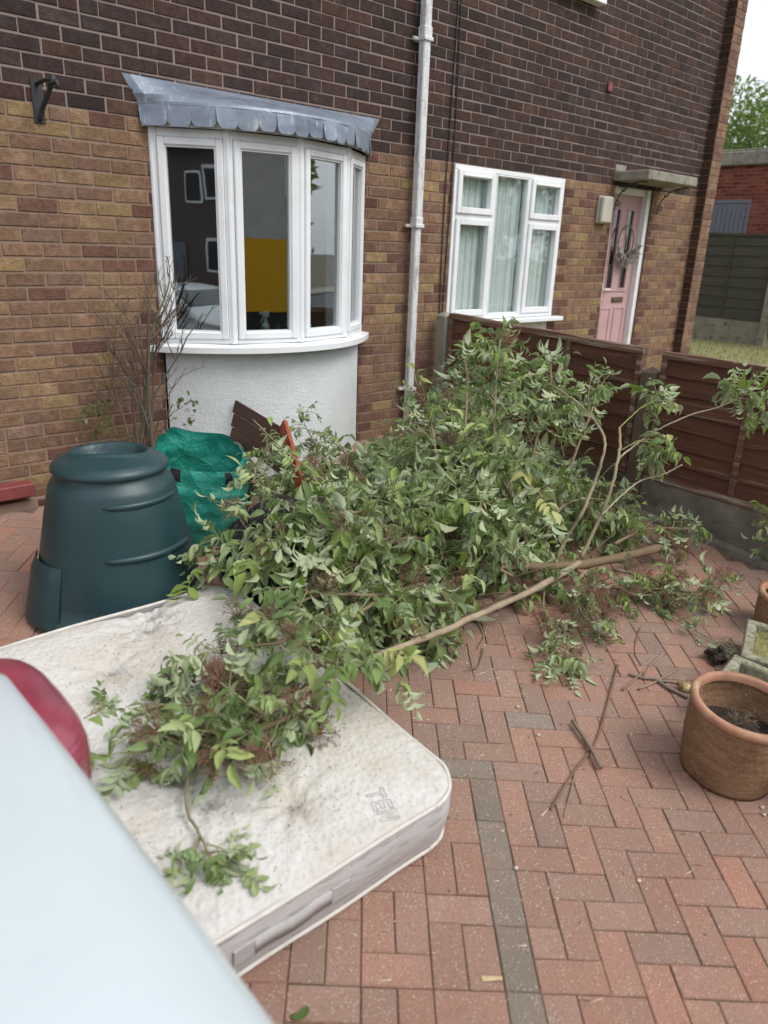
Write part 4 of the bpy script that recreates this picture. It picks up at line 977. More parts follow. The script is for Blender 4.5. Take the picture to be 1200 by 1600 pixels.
# ------------------------------------------------------------------ terracotta pots and stone troughs
def pot(lab, x, y, r, h, fill, full=True, dz=0):
    t = empty('plant_pot', lab, 'plant pot', mtx=frame(x, y, .3, dz)); mb = MB()
    prof = [(.001, .004), (r * .80, .004), (r * .83, 0), (r * .84, .02), (r * .93, h * .45), (r * .96, h * .80), (r * .955, h - .03), (r * .93, h - .028), (r * .90, h * .8), (r * .85, .35 * h), (.001, .35 * h)]
    lathe(mb, prof, 72); build('pot_body', mb, MT['terracotta'], t)
    mb = MB(); R0 = r * .975; rp = [(R0 - .012, h - .034), (R0, h - .034), (R0 + .006, h - .024), (R0 + .006, h - .010), (R0 - .002, h), (R0 - .014, h + .001), (R0 - .024, h - .006), (R0 - .026, h - .03)]; lathe(mb, rp, 72); build('rim', mb, MT['terracotta_rim'], t)
    mb = MB(); V = []; n_ = 26
    for i in range(n_):
        for k in range(48):
            rr = r * .90 * (i / (n_ - 1)); a = 2 * math.pi * k / 48; V.append((rr * math.cos(a), rr * math.sin(a), h * fill + .008 * math.sin(rr * 60 + a * 3) + (.05 * math.exp(-((rr * math.cos(a) - .06) ** 2 + (rr * math.sin(a) - .0) ** 2) / .004) if full else 0)))
    F = [(i * 48 + k, i * 48 + (k + 1) % 48, (i + 1) * 48 + (k + 1) % 48, (i + 1) * 48 + k) for i in range(n_ - 1) for k in range(48)]; mb.add(V, F, CW, 0, True); build('soil', mb, MT['soil'], t)
    return t
p1_ = pot('weathered terracotta pot with ribbed sides holding dark soil and dead roots', 2.685, -3.785, .203, .33, .52)
mb = MB(); rg = random.Random(8)
for _ in range(60):
    c = np.array([.06, .0, .21]) + np.array([rg.gauss(0, .025), rg.gauss(0, .02), rg.gauss(0, .008)]); d = nz([rg.gauss(0, 1), rg.gauss(0, 1), rg.gauss(.2, .6)]); e = nz([rg.gauss(0, 1), rg.gauss(0, 1), rg.gauss(-.3, .4)])
    tube(mb, [c, c + d * .025, c + d * .03 + e * .025], .0014, 4)
build('dead_roots', mb, MT['dried_brown'], p1_)
pot('small terracotta pot cut off by the right photo edge above the stone troughs', 3.985, -3.47, .15, .22, .8)
pot('dark terracotta pot standing behind the ribbed pot at the right photo edge', 2.86, -4.17, .17, .25, .8)
def trough(lab, x, y, yaw, lx, ly, h, fill, wall=.035, grassy=False):
    t = empty('stone_trough', lab, 'stone trough', mtx=frame(x, y, yaw)); mb = MB()
    def ring(ix, z, sh=0): return [(sh + ix, sh + ix, z), (lx - ix - sh, sh + ix, z), (lx - ix - sh, ly - ix - sh, z), (ix + sh, ly - ix - sh, z)]
    rings = [ring(.02, 0), ring(.0, h - .03), ring(-.006, h - .028), ring(-.006, h - .006), ring(0, h), ring(wall, h), ring(wall + .005, h - .008), ring(wall + .012, h * fill), ]
    V = sum(rings, []); F = [(l * 4 + k, l * 4 + (k + 1) % 4, (l + 1) * 4 + (k + 1) % 4, (l + 1) * 4 + k) for l in range(len(rings) - 1) for k in range(4)]; F += [(3, 2, 1, 0)]
    mb.add(V, F); build('stone_body', mb, MT['mossy_stone'], t)
    mb = MB(); n_ = 14; V = []; w_ = wall + .012
    for i in range(n_):
        for j in range(n_): V.append((w_ + (lx - 2 * w_) * i / (n_ - 1), w_ + (ly - 2 * w_) * j / (n_ - 1), h * fill + .006 * rg.gauss(0, 1)))
    mb.add(V, [(i * n_ + j, (i + 1) * n_ + j, (i + 1) * n_ + j + 1, i * n_ + j + 1) for i in range(n_ - 1) for j in range(n_ - 1)], CW, 0, True); build('soil', mb, MT['grass_ground'] if grassy else MT['mossy_stone'], t)
    if grassy:
        mb = MB()
        for _ in range(500):
            a, b = rg.uniform(w_, lx - w_), rg.uniform(w_, ly - w_); d = nz([rg.gauss(0, 1), rg.gauss(0, 1), .5]); s_ = nz(np.cross(d, [0, 0, 1])); L_ = rg.uniform(.02, .06); z = h * fill
            mb.add([(a, b, z), np.array([a, b, z]) + s_ * .002 + d * L_ * .5, np.array([a, b, z]) + d * L_, np.array([a, b, z]) - s_ * .002 + d * L_ * .5], [(0, 1, 2, 3)], rg.choice([(.30, .27, .12), (.22, .24, .08), (.38, .33, .18)]))
        build('dry_grass', mb, MT['leaf'], t)
trough('empty pale stone trough behind the ribbed terracotta pot', 3.31, -3.50, R(-97), .55, -.40 + .0, .15, .3) if False else None
trough('empty mossy stone trough half hidden behind the ribbed terracotta pot', 2.965, -4.06, R(7.6), .385, .50, .15, .35)
trough('mossy stone trough with dry grass, nearer the fence at the right photo edge', 3.484, -4.004, R(20), .375, .50, .15, .8, grassy=True)
mb = MB(); V = []; F = []
for j in range(9):
    for k in range(14):
        a = 2 * math.pi * k / 14; e = math.pi * j / 8; r_ = (.045 + .012 * math.sin(3 * a + j) + .008 * rg.gauss(0, 1)); V.append((r_ * 1.2 * math.sin(e) * math.cos(a), r_ * math.sin(e) * math.sin(a), .028 + r_ * .7 * math.cos(e)))
F = [(j * 14 + k, j * 14 + (k + 1) % 14, (j + 1) * 14 + (k + 1) % 14, (j + 1) * 14 + k) for j in range(8) for k in range(14)]; mb.add(V, F, CW, 0, False)
tag(build('soil_clod', mb, MT['soil'], mtx=frame(3.40, -3.40, .3)), 'dark clod of soil on the paving beside the stone troughs', 'soil clod')
mb = MB(); pc = P(1065, 1070, .03); tube(mb, [pc + np.array([.05, -.04, -.03]), pc + np.array([0, 0, -.01])], [.022, .022], 9)
for _ in range(46):
    a_ = rg.uniform(0, 6.28); r_ = .02 * math.sqrt(rg.random()); q = pc + np.array([r_ * math.cos(a_), r_ * math.sin(a_), -.012]); tube(mb, [q, q + np.array([rg.gauss(-.004, .004), rg.gauss(0, .004), rg.uniform(.018, .05)])], [.0035, .0008], 4)
tag(build('log_stub', mb, MT['cut_wood']), 'pale splintered log end behind the rim of the ribbed pot', 'log stub')

# ------------------------------------------------------------------ leaves and branches
TT = np.array([0, .22, .5, .78, 1.0]); WW = np.array([.12, .75, 1.0, .6, 0])
LF = [(0, 1, 4, 3), (1, 2, 5, 4), (3, 4, 7, 6), (4, 5, 8, 7), (6, 7, 10, 9), (7, 8, 11, 10), (9, 10, 12), (10, 11, 12)]
def leaflet(mb, p, d, up, L, W, curl, fold, col):
    d = nz(d); s_ = nz(np.cross(d, up)); n_ = np.cross(s_, d)
    V = []
    for i, t in enumerate(TT):
        c = p + d * (L * t * (1 - .25 * curl * t)) - n_ * (curl * L * .55 * t * t)
        if i == 4: V.append(c)
        else:
            w_ = W * WW[i]; e = n_ * (fold * w_); V += [c - s_ * w_ + e, c, c + s_ * w_ + e]
    mb.add(np.array(V), LF, col, 0, True)
GREENS = [(.175, .255, .085), (.26, .345, .125), (.125, .195, .065), (.33, .41, .175), (.23, .315, .145), (.37, .44, .21), (.235, .315, .08)]
PALE = [(.27, .36, .09), (.36, .44, .15), (.45, .45, .18)]
def pick(rg, pale=.06):
    c = PALE[rg.integers(0, 3)] if rg.random() < pale else GREENS[rg.integers(0, 7)]; k = rg.uniform(.82, 1.2); return (c[0] * k, c[1] * k, c[2] * k)
def compound(lm, sm, rg, p, d, L, wilt=.5, pairs=3, size=1.0, pale=.06):
    wilt = wilt * rg.uniform(.1, 1.35); size = size * rg.uniform(.7, 1.2); L = L * rg.uniform(.8, 1.2)
    pts = [np.array(p, float)]; dd = nz(d)
    for i in range(5):
        dd = nz(dd + np.array([0, 0, -1]) * wilt * .22 + rg.normal(size=3) * .05); pts.append(pts[-1] + dd * L / 5)
    pts = np.array(pts); tube(sm, pts[::2] if len(pts) > 4 else pts, np.linspace(.0021, .0011, len(pts[::2])), 4, (.34, .36, .16), 0, False)
    col = pick(rg, pale); base = np.array([0, 0, 1.0]) * (-1 if rg.random() < .28 else 1) + rg.normal(size=3) * .4; cu = rg.uniform(.35, 1.15) * (0.6 + wilt)
    for q in range(pairs + 1):
        if q == pairs: ps = [(pts[-1], nz(pts[-1] - pts[-2]), 1.1)]
        else:
            f = .42 + .5 * q / pairs; k = f * 5; i = int(k); pp = pts[i] + (pts[min(i + 1, 5)] - pts[i]) * (k - i); ax_ = nz(pts[min(i + 1, 5)] - pts[i]); sd_ = nz(np.cross(ax_, base))
            ps = [(pp, nz(ax_ * .55 + sd_ * .9 * s_ + np.array([0, 0, -1]) * wilt * .55), rg.uniform(.8, 1.05)) for s_ in (1, -1)]
        for (pp, dr_, sc) in ps:
            if rg.random() < .05: continue
            kk = rg.uniform(.9, 1.12); l_ = size * sc * rg.uniform(.055, .108)
            leaflet(lm, pp, dr_ + rg.normal(size=3) * .12, base + rg.normal(size=3) * .35, l_, l_ * rg.uniform(.15, .225), cu * rg.uniform(.4, 1.4), rg.uniform(.3, 1.5), (col[0] * kk, col[1] * kk, col[2] * kk))
def umbel(mb, rg, p, d, r=.07, n=34, red=False):
    d = nz(d); base = np.array(p, float)
    for _ in range(n):
        e = nz(d + rg.normal(size=3) * .65); q = base + e * r * rg.uniform(.6, 1.0); c = ((.25, .135, .10) if red else (.23, .155, .10)); k = rg.uniform(.7, 1.3); c = tuple(t * k for t in c)
        tube(mb, [base, base + e * r * .4, q], .0010, 3, c, 0, False)
        for _ in range(5):
            g = q + nz(e + rg.normal(size=3) * .9) * r * .25; tube(mb, [q, g], .0006, 3, c, 0, False)
            s_ = rg.uniform(.0018, .0032); mb.add([g + (s_, 0, 0), g - (s_, 0, 0), g + (0, s_, 0), g - (0, s_, 0), g + (0, 0, s_), g - (0, 0, s_)], [(0, 2, 4), (2, 1, 4), (1, 3, 4), (3, 0, 4), (2, 0, 5), (1, 2, 5), (3, 1, 5), (0, 3, 5)], tuple(t * .8 for t in c))
BK = (.30, .235, .15); BKG = (.33, .34, .17)
def clampz(mb, lift=0.0):
    for V in mb.v:
        for i in range(len(V)):
            f = floor_z(V[i][0], V[i][1]) + lift
            if V[i][2] < f: V[i][2] = f + (V[i][2] - f) * -.02 + .002
def branch(lab, pts, r0, r1, seed, twig0=.25, ntw=8, tl=(.18, .38), leafden=1.0, wilt=.6, endleaf=True, umb=0, size=1.0, col=BK, pale=.06, grp=None, red=False, cutend=True, twigs=True, pairs=3, main_leaves=True, name='cut_branch', cat='cut branch', updir=.3, heads=()):
    rg = np.random.default_rng(seed); pts = [np.array(p, float) for p in pts]; path = cr(pts, 8); path[1:-1] += rg.normal(size=(len(path) - 2, 3)) * min(.0015, r0 * .12)
    n_ = len(path); rad = np.linspace(r0, r1, n_) * (1 + .06 * rg.normal(size=n_)); st, lf, um = MB(), MB(), []
    tube(st, path, rad, 8 if r0 > .007 else 6, col)
    seg = np.linalg.norm(np.diff(path, axis=0), axis=1); cum = np.concatenate([[0], np.cumsum(seg)]); Lt = cum[-1]
    def at(s_):
        i = min(n_ - 2, int(np.searchsorted(cum, s_ * Lt) - 1)); i = max(0, i); f = (s_ * Lt - cum[i]) / (seg[i] + 1e-9); return path[i] + (path[i + 1] - path[i]) * f, nz(path[i + 1] - path[i])
    def leafy(pth, dens, start=0.15):
        sg = np.linalg.norm(np.diff(pth, axis=0), axis=1).sum(); m_ = max(1, int(sg / .075 * dens)); a0 = rg.uniform(0, 6.28)
        for q in range(m_):
            f = start + (1 - start) * (q + .5) / m_; k = f * (len(pth) - 1); i = min(len(pth) - 2, int(k)); p = pth[i] + (pth[i + 1] - pth[i]) * (k - i); t = nz(pth[i + 1] - pth[i])
            u = nz(np.cross(t, [0, 0, 1.0]) + 1e-3); v_ = np.cross(u, t); a = a0 + q * 1.57
            for s_ in (1, -1):
                d = nz(t * .6 + (u * math.cos(a) + v_ * math.sin(a)) * s_ * .9 + np.array([0, 0, .15])); compound(lf, st, rg, p, d, rg.uniform(.10, .19) * size, wilt, pairs, size, pale)
        compound(lf, st, rg, pth[-1], nz(pth[-1] - pth[-2]), .16 * size, wilt, pairs, size, pale)
    if twigs:
        for q in range(ntw):
            s_ = twig0 + (1 - twig0) * (q + rg.uniform(.1, .9)) / ntw; p, t = at(min(.98, s_)); u = nz(rg.normal(size=3)); u = nz(u - t * u.dot(t)); d = nz(t * .8 + u * .9 + np.array([0, 0, updir])); l_ = rg.uniform(*tl); tp = [p]
            for _ in range(5): d = nz(d + np.array([0, 0, -.10 * wilt]) + rg.normal(size=3) * .1); tp.append(tp[-1] + d * l_ / 5)
            tp = np.array(tp)
            for a_ in tp[1:]: a_[2] = max(a_[2], floor_z(a_[0], a_[1]) + .01)
            tube(st, tp, np.linspace(max(r1, .0035), .0018, 6), 5, BKG if rg.random() < .6 else col, 0, False); leafy(tp, leafden)
            if umb and rg.random() < umb: um.append(MB()); umbel(um[-1], rg, tp[-1] + np.array([0, 0, .01]), d + np.array([0, 0, .3]), rg.uniform(.055, .095), 34, red or rg.random() < .3)
    for (hu, hv, hd) in heads: um.append(MB()); q_ = P(hu, hv, hd); umbel(um[-1], rg, q_ - np.array([0, 0, .03]), (rg.normal() * .3, -.4, 1), .075, 36, rg.random() < .4)
    if endleaf: leafy(path[int(n_ * (1 - .25)):] if main_leaves else path[-4:], leafden)
    clampz(lf); [clampz(q) for q in um]
    t = empty(name, lab, cat, tuple(path[0]), group=grp); im = Matrix.Translation(-Vector(path[0]))
    build('stem', st, MT['bark'], t, im)
    if lf.v: build('leaves', lf, MT['leaf'], t, im)
    for q in um: build('flower_head', q, MT['flower_stalk'], t, im)
    return t
PTS = lambda L: [P(u, v, d) for u, v, d in L]
GP = 'cut branches piled on the drive'
# main logs
branch('thick brown branch with a dark cut end lying across the pile', PTS([(1045, 852, .12), (990, 866, .13), (895, 884, .14), (800, 885, .17), (735, 888, .20), (670, 870, .28), (600, 835, .36)]), .030, .014, 11, .45, 5, (.2, .35), .9, .7, True, .2, grp=GP, col=(.22, .155, .095))
branch('long pale branch reaching from the pile onto the mattress', PTS([(905, 880, .15), (840, 918, .16), (760, 955, .18), (690, 987, .22), (600, 1020, .29), (520, 1055, .36), (440, 1100, .35), (350, 1160, .28)]), .019, .009, 12, .68, 14, (.12, .26), 1.1, .55, True, .55, grp=GP, col=(.42, .34, .24), size=.85, updir=.35)
branch('bare dark branch lying beneath the pale branch', PTS([(890, 893, .08), (820, 925, .07), (750, 955, .06), (690, 985, .05)]), .020, .014, 13, twigs=False, endleaf=False, grp=GP, col=(.20, .13, .085))
branch('thinner forked branch curving left from the thick log', PTS([(800, 882, .18), (760, 893, .19), (700, 893, .20), (640, 873, .26), (610, 850, .33)]), .013, .007, 14, .5, 4, (.15, .3), .9, .6, grp=GP, col=(.30, .22, .14))
# upright shoots at the right
branch('upright shoot arching left at the top, left one of the two pale shoots', PTS([(870, 872, .15), (888, 835, .28), (910, 800, .42), (930, 750, .58), (943, 709, .72), (942, 678, .80), (910, 636, .90), (868, 606, .96), (824, 580, 1.02)]), .012, .005, 15, .62, 6, (.12, .26), .9, .7, grp=GP, col=(.36, .31, .20))
branch('upright shoot with a snapped square top, right one of the two pale shoots', PTS([(908, 872, .15), (930, 825, .30), (950, 778, .46), (962, 735, .60), (968, 700, .70), (968, 668, .80)]), .012, .008, 16, twigs=False, endleaf=False, grp=GP, col=(.36, .31, .20))
branch('thin green side shoot with bright leaves above the snapped shoot', PTS([(968, 668, .80), (985, 652, .85), (1003, 636, .90), (1030, 622, .93)]), .004, .003, 17, .3, 3, (.06, .14), 1.1, 1.0, grp=GP, col=(.30, .36, .10), pale=.25, size=.85)
branch('long slender shoot with leaves only at its far tip, in front of the fence', PTS([(968, 715, .66), (1000, 690, .72), (1030, 670, .82), (1080, 648, .92), (1120, 637, .98), (1158, 622, 1.04)]), .006, .003, 18, .86, 7, (.05, .11), 1.3, 1.0, grp=GP, col=(.46, .41, .27), size=.95, main_leaves=False)
branch('bare pale twig pointing right in front of the fence', PTS([(940, 805, .40), (970, 775, .47), (1000, 752, .53), (1035, 742, .60), (1066, 726, .66)]), .006, .004, 19, twigs=False, endleaf=False, grp=GP, col=(.45, .38, .29))
branch('thin leafy side shoot hanging between the two upright shoots and the fence', PTS([(968, 705, .68), (985, 695, .72), (1000, 688, .74), (1015, 690, .73)]), .004, .002, 20, .3, 4, (.06, .12), 1.0, 1.1, grp=GP, col=BKG, pale=.15, size=.9)
# mound
def mound(lab, pts, seed, **k):
    kw = dict(r0=.011, r1=.004, twig0=.18, ntw=9, tl=(.16, .36), leafden=1.12, wilt=.95, umb=.15, grp=GP); kw.update(k); branch(lab, PTS(pts), kw.pop('r0'), kw.pop('r1'), seed, kw.pop('twig0'), kw.pop('ntw'), **kw)
mound('tallest leafy branch at the very top of the pile', [(760, 860, .2), (770, 760, .5), (772, 660, .80), (776, 590, 1.0), (778, 545, 1.08)], 31, ntw=13, tl=(.10, .24), size=.85, wilt=.8)
mound('leafy branch peaking just left of the tallest one', [(730, 860, .2), (730, 760, .5), (728, 660, .78), (730, 590, .95), (722, 555, 1.0)], 32, ntw=11, tl=(.10, .24), pale=.12, size=.85)
mound('leafy branch sloping down right of the peak toward the fence post', [(800, 850, .2), (820, 760, .45), (840, 680, .70), (850, 625, .85), (852, 598, .90)], 33, ntw=11, tl=(.10, .25), size=.85, pale=.18)
mound('leafy branch with pale undersides standing in front of the middle fence post', [(850, 850, .2), (880, 760, .4), (910, 680, .62), (932, 620, .80), (935, 600, .84)], 34, ntw=7, tl=(.06, .14), size=.8, wilt=1.0)
mound('leafy branch with yellowing leaves on the left flank of the peak', [(700, 860, .2), (690, 780, .42), (680, 700, .62), (672, 650, .75), (670, 635, .78)], 35, ntw=11, tl=(.1, .24), pale=.22, size=.85)
mound('leafy branch with its tip below the right end of the bow window sill', [(640, 850, .2), (590, 780, .33), (550, 720, .35), (520, 690, .36)], 36, r0=.010, tl=(.08, .18), size=.8, ntw=9)
mound('sprig of small curled leaves rising beside the red wood brace', [(520, 740, .45), (490, 690, .52), (475, 660, .56), (470, 645, .58)], 37, r0=.005, r1=.002, ntw=6, tl=(.05, .10), size=.55, pale=.15, leafden=1.3)
mound('leafy branch just below the broken wood panel, right of the green sack', [(620, 850, .3), (540, 790, .44), (470, 735, .52), (412, 700, .56)], 38, twig0=.4, ntw=7, tl=(.05, .13), size=.85, pale=.14)
mound('leafy branch hanging over the right rim of the green sack, lower one', [(640, 870, .28), (530, 810, .50), (450, 780, .50), (390, 750, .50)], 39, ntw=9, tl=(.08, .20), size=.9)
mound('long leafy branch pointing left across the black bin bag', [(660, 900, .2), (560, 870, .40), (450, 840, .44), (370, 850, .40), (325, 862, .36)], 40, ntw=10, tl=(.08, .2), size=.9, wilt=.9)
mound('leafy branch resting on the far corner of the mattress', [(700, 920, .15), (600, 930, .36), (500, 930, .40), (430, 960, .36)], 41, ntw=11, umb=.5, tl=(.12, .3))
mound('leafy branch with brown flower heads above the mattress edge', [(690, 900, .2), (600, 935, .33), (530, 975, .37), (430, 1005, .36), (350, 1010, .33)], 42, ntw=13, umb=.5, heads=[(372, 952, .33), (345, 1012, .30), (505, 915, .45)], tl=(.1, .26), size=.85)
mound('leafy branch reaching over the middle of the mattress', [(560, 1000, .35), (480, 1050, .36), (410, 1080, .34), (320, 1100, .31), (240, 1100, .29)], 43, ntw=14, umb=.4, heads=[(320, 1078, .33), (355, 1060, .32)], tl=(.08, .22), size=.75)
mound('leafy branch with reddish flower heads low on the mattress', [(500, 1080, .34), (450, 1120, .32), (390, 1145, .31), (300, 1160, .29), (225, 1175, .27)], 44, ntw=12, umb=.4, heads=[(400, 1185, .26), (425, 1180, .25), (500, 1135, .27), (480, 1120, .28)], tl=(.08, .2), size=.72, red=True)
mound('leafy branch with broad hanging leaves in the middle of the pile', [(800, 900, .15), (720, 860, .33), (650, 820, .42), (600, 790, .46)], 45, ntw=14, tl=(.15, .34), wilt=.9)
mound('leafy branch with large drooping leaves in front of the thick log', [(820, 880, .2), (760, 820, .45), (720, 780, .55), (690, 790, .50)], 46, ntw=12, tl=(.12, .3), wilt=1.1, pale=.14)
mound('leafy branch filling the middle of the pile below the peak', [(830, 870, .2), (800, 780, .48), (770, 730, .62), (740, 700, .70)], 47, ntw=14, tl=(.14, .3), wilt=.9, pale=.3)
mound('leafy branch spreading low in front of the rear of the pile', [(740, 840, .3), (680, 790, .36), (620, 750, .34), (570, 730, .32)], 48, ntw=13, tl=(.10, .22), wilt=.6)
mound('leafy branch hanging down in front of the log toward the paving', [(760, 880, .25), (700, 900, .25), (680, 940, .18), (672, 985, .10)], 49, ntw=8, tl=(.06, .18), wilt=1.2, r0=.006)
mound('leafy spray lying flat on the paving at the near edge of the pile', [(850, 925, .10), (850, 960, .05), (862, 1000, .04), (885, 1045, .03)], 50, ntw=8, tl=(.04, .10), size=.72, r0=.005, r1=.002, twig0=.3)
mound('berried branch with reddish brown flower heads beneath the thick log', [(920, 885, .10), (900, 915, .12), (905, 950, .08), (930, 985, .05)], 51, ntw=11, umb=.9, heads=[(850, 965, .10), (880, 950, .12), (930, 950, .12), (905, 980, .08)], tl=(.08, .2), size=.6, red=True)
mound('low leafy branch with brown flower heads right of the berried one', [(900, 890, .12), (950, 915, .10), (1000, 930, .08), (1040, 925, .08)], 52, ntw=12, umb=.8, tl=(.08, .18), size=.6)
mound('yellowing leafy branch at the right end of the pile', [(960, 890, .12), (1020, 905, .12), (1070, 925, .10), (1110, 935, .08)], 53, ntw=9, umb=.5, tl=(.05, .14), size=.7, pale=.35)
mound('leafy branch spread behind the dark cut end of the log', [(960, 850, .15), (1000, 830, .18), (1040, 825, .20), (1085, 828, .18)], 54, ntw=9, umb=.4, tl=(.06, .16), size=.72)
mound('thin leafy stem on the paving pointing toward the stone troughs', [(950, 900, .06), (1000, 935, .03), (1060, 970, .02), (1128, 1008, .015)], 55, r0=.004, r1=.003, ntw=5, tl=(.04, .10), size=.5, twig0=.3, main_leaves=False, leafden=.8)
mound('thin stem trailing down the near half of the mattress', [(350, 1160, .26), (300, 1205, .25), (292, 1260, .245), (310, 1300, .245), (332, 1345, .25)], 56, r0=.007, r1=.004, ntw=5, tl=(.05, .11), size=.62, twig0=.75, main_leaves=False, col=(.34, .29, .2), umb=0)
mound('leafy branch along the back of the pile below the downpipe', [(760, 800, .35), (720, 750, .38), (680, 725, .34), (640, 715, .28)], 57, ntw=11, tl=(.08, .18), size=.85)
mound('leafy branch low beside the fence at the back of the pile', [(850, 840, .2), (880, 790, .35), (930, 780, .35), (980, 800, .25)], 58, ntw=12, tl=(.1, .26), size=.85)
mound('leafy branch drooping over the near face of the pile', [(720, 860, .3), (640, 840, .45), (580, 870, .42), (540, 900, .38)], 59, ntw=13, tl=(.10, .22), heads=[(500, 905, .42), (640, 985, .26)], wilt=1.0)
mound('wilted leafy branch facing the camera left of centre', [(640, 800, .45), (560, 800, .54), (490, 830, .50), (430, 870, .42)], 60, ntw=14, tl=(.12, .26), wilt=1.0)
mound('pale twig crossing in front of the broken wood panel', [(520, 762, .56), (480, 730, .62), (440, 700, .67), (395, 655, .74)], 61, r0=.005, r1=.003, twigs=False, endleaf=False, col=(.38, .31, .2))
# inner mass of the heap
HB = [(4.05, -1.05, .80, .28), (3.95, -1.4, .55, .32), (4.25, -1.6, .50, .34), (3.3, -1.75, .42, .42), (2.75, -1.55, .38, .38), (2.35, -1.95, .34, .36), (2.2, -2.2, .30, .30), (2.55, -2.0, .32, .30), (3.2, -2.2, .32, .38), (4.1, -2.15, .26, .34), (3.2, -1.2, .22, .38), (2.85, -1.85, .44, .33), (3.65, -2.0, .36, .3), (3.5, -.75, .20, .38), (4.15, -.6, .24, .30), (2.9, -.8, .24, .34), (3.9, -.5, .16, .3)]
rg = np.random.default_rng(99); lf, st = MB(), MB()
def Hh(x, y): return max(h * math.exp(-(((x - a) ** 2 + (y - b) ** 2) / (r * r)) ** 1.3) for a, b, h, r in HB)
cnt = 0
while cnt < 1750:
    a, b, h, r = HB[rg.integers(0, len(HB))]; x, y = a + rg.normal() * r * .6, b + rg.normal() * r * .6
    hh = Hh(x, y)
    if hh < .08 or x > 4.6 or y > -.35: continue
    z = floor_z(x, y) + hh * (rg.uniform(.05, 1) ** .6) * .92; d = nz([rg.normal() - .3, rg.normal() - .5, rg.normal() * .4 + .1]); compound(lf, st, rg, (x, y, z), d, rg.uniform(.10, .2), .9, 3, rg.uniform(.7, 1.1), .07); cnt += 1
for _ in range(160):
    a, b, h, r = HB[rg.integers(0, len(HB))]; x, y = a + rg.normal() * r * .5, b + rg.normal() * r * .5; z = floor_z(x, y) + Hh(x, y) * rg.uniform(.1, .9); d = nz([rg.normal(), rg.normal(), rg.normal() * .3]); p = np.array([x, y, z]); L_ = rg.uniform(.15, .5)
    q = p + d * L_; 
    if q[0] > 4.65 or q[1] > -.3: continue
    tube(st, cr([p, (p + q) / 2 + rg.normal(size=3) * .03, q], 3), np.linspace(.005, .003, 7), 5, BK if rg.random() < .5 else (.2, .15, .1), 0, False)
for _ in range(110):
    a, b, h, r = HB[rg.integers(0, len(HB))]; x, y = a + rg.normal() * r * .45, b + rg.normal() * r * .45; hh = Hh(x, y)
    if hh < .15: continue
    p = np.array([x, y, floor_z(x, y) + hh * .9]); d = nz([rg.normal(), rg.normal() * .7, rg.uniform(.0, .7)]); L_ = rg.uniform(.15, .38); q = p + d * L_
    if q[0] > 4.65 or q[1] > -.35: continue
    tube(st, cr([p, (p + q) / 2 + np.array([0, 0, .04]), q], 4), np.linspace(.0032, .0018, 9), 5, random.choice([(.40, .40, .2), (.46, .40, .26), (.36, .25, .16), (.34, .38, .17)]), 0, False)
um = MB()
for _ in range(40):
    a, b, h, r = HB[rg.integers(3, len(HB))]; x, y = a + rg.normal() * r * .5, b + rg.normal() * r * .5; umbel(um, rg, (x, y, floor_z(x, y) + Hh(x, y) * .95), (0, -.3, 1), .07, 20)
clampz(lf); clampz(st); clampz(um)
for k in (st, um):
    n0 = len(lf.f); off = lf.n
    for V, c in zip(k.v, k.c): lf.v.append(V); lf.c.append(c)
    lf.f += [[i + off for i in f] for f in k.f]; lf.mi += [1 if k is st else 2] * len(k.f); lf.sm += k.sm; lf.n += k.n
tag(build('leaf_litter_heap', lf, [MT['leaf'], MT['bark'], MT['flower_stalk']]), 'tangled mass of wilted green leaves and twigs inside the pile', 'cut foliage', kind='stuff')
# plant at the right photo edge
mound('leafy sprig at the right photo edge in front of the fence', [(1230, 900, .02), (1222, 860, .12), (1212, 830, .25), (1203, 805, .36)], 70, r0=.005, r1=.003, ntw=6, tl=(.05, .12), size=.7, name='sapling', cat='sapling', grp=None)

# loose sprig on the mattress by the car
mound('tiny loose leaf sprig lying on the mattress by the red tail lamp', [(131, 1122, .225), (145, 1115, .226), (160, 1108, .226)], 71, r0=.002, r1=.001, ntw=2, tl=(.02, .03), size=.45, name='leaf_sprig', cat='leaf sprig', grp=None)

# ------------------------------------------------------------------ bare shrub against the wall
sh = empty('bare_shrub', 'almost leafless woody shrub growing against the brick wall left of the bow window', 'shrub', (1.98, -.24, gz(1.98, -.24))); im = Matrix.Translation((-1.98, .24, -gz(1.98, -.24)))
rgs = np.random.default_rng(17); st, lf = MB(), MB()
GC = (.155, .125, .10)
def grow(p, d, L, r, lvl):
    pts = [np.array(p)]; d = nz(d); m_ = 6
    for _ in range(m_):
        d = nz(d + rgs.normal(size=3) * (.06 if lvl == 0 else .14) + np.array([0, 0, .05])); q = pts[-1] + d * L / m_; q[1] = min(q[1], -.03); pts.append(q)
    tube(st, pts, np.linspace(r, r * .55, m_ + 1), 6 if r > .006 else 4, tuple(GC[i] * rgs.uniform(.8, 1.3) for i in range(3)), 0, False)
    if lvl < 3:
        for k in range((6, 6, 3)[lvl]):
            i = rgs.integers(1, m_ + 1); grow(pts[i], d * .6 + np.array([rgs.normal() * .65, rgs.normal() * .25, .45]), L * rgs.uniform(.3, .5), r * .5, lvl + 1)
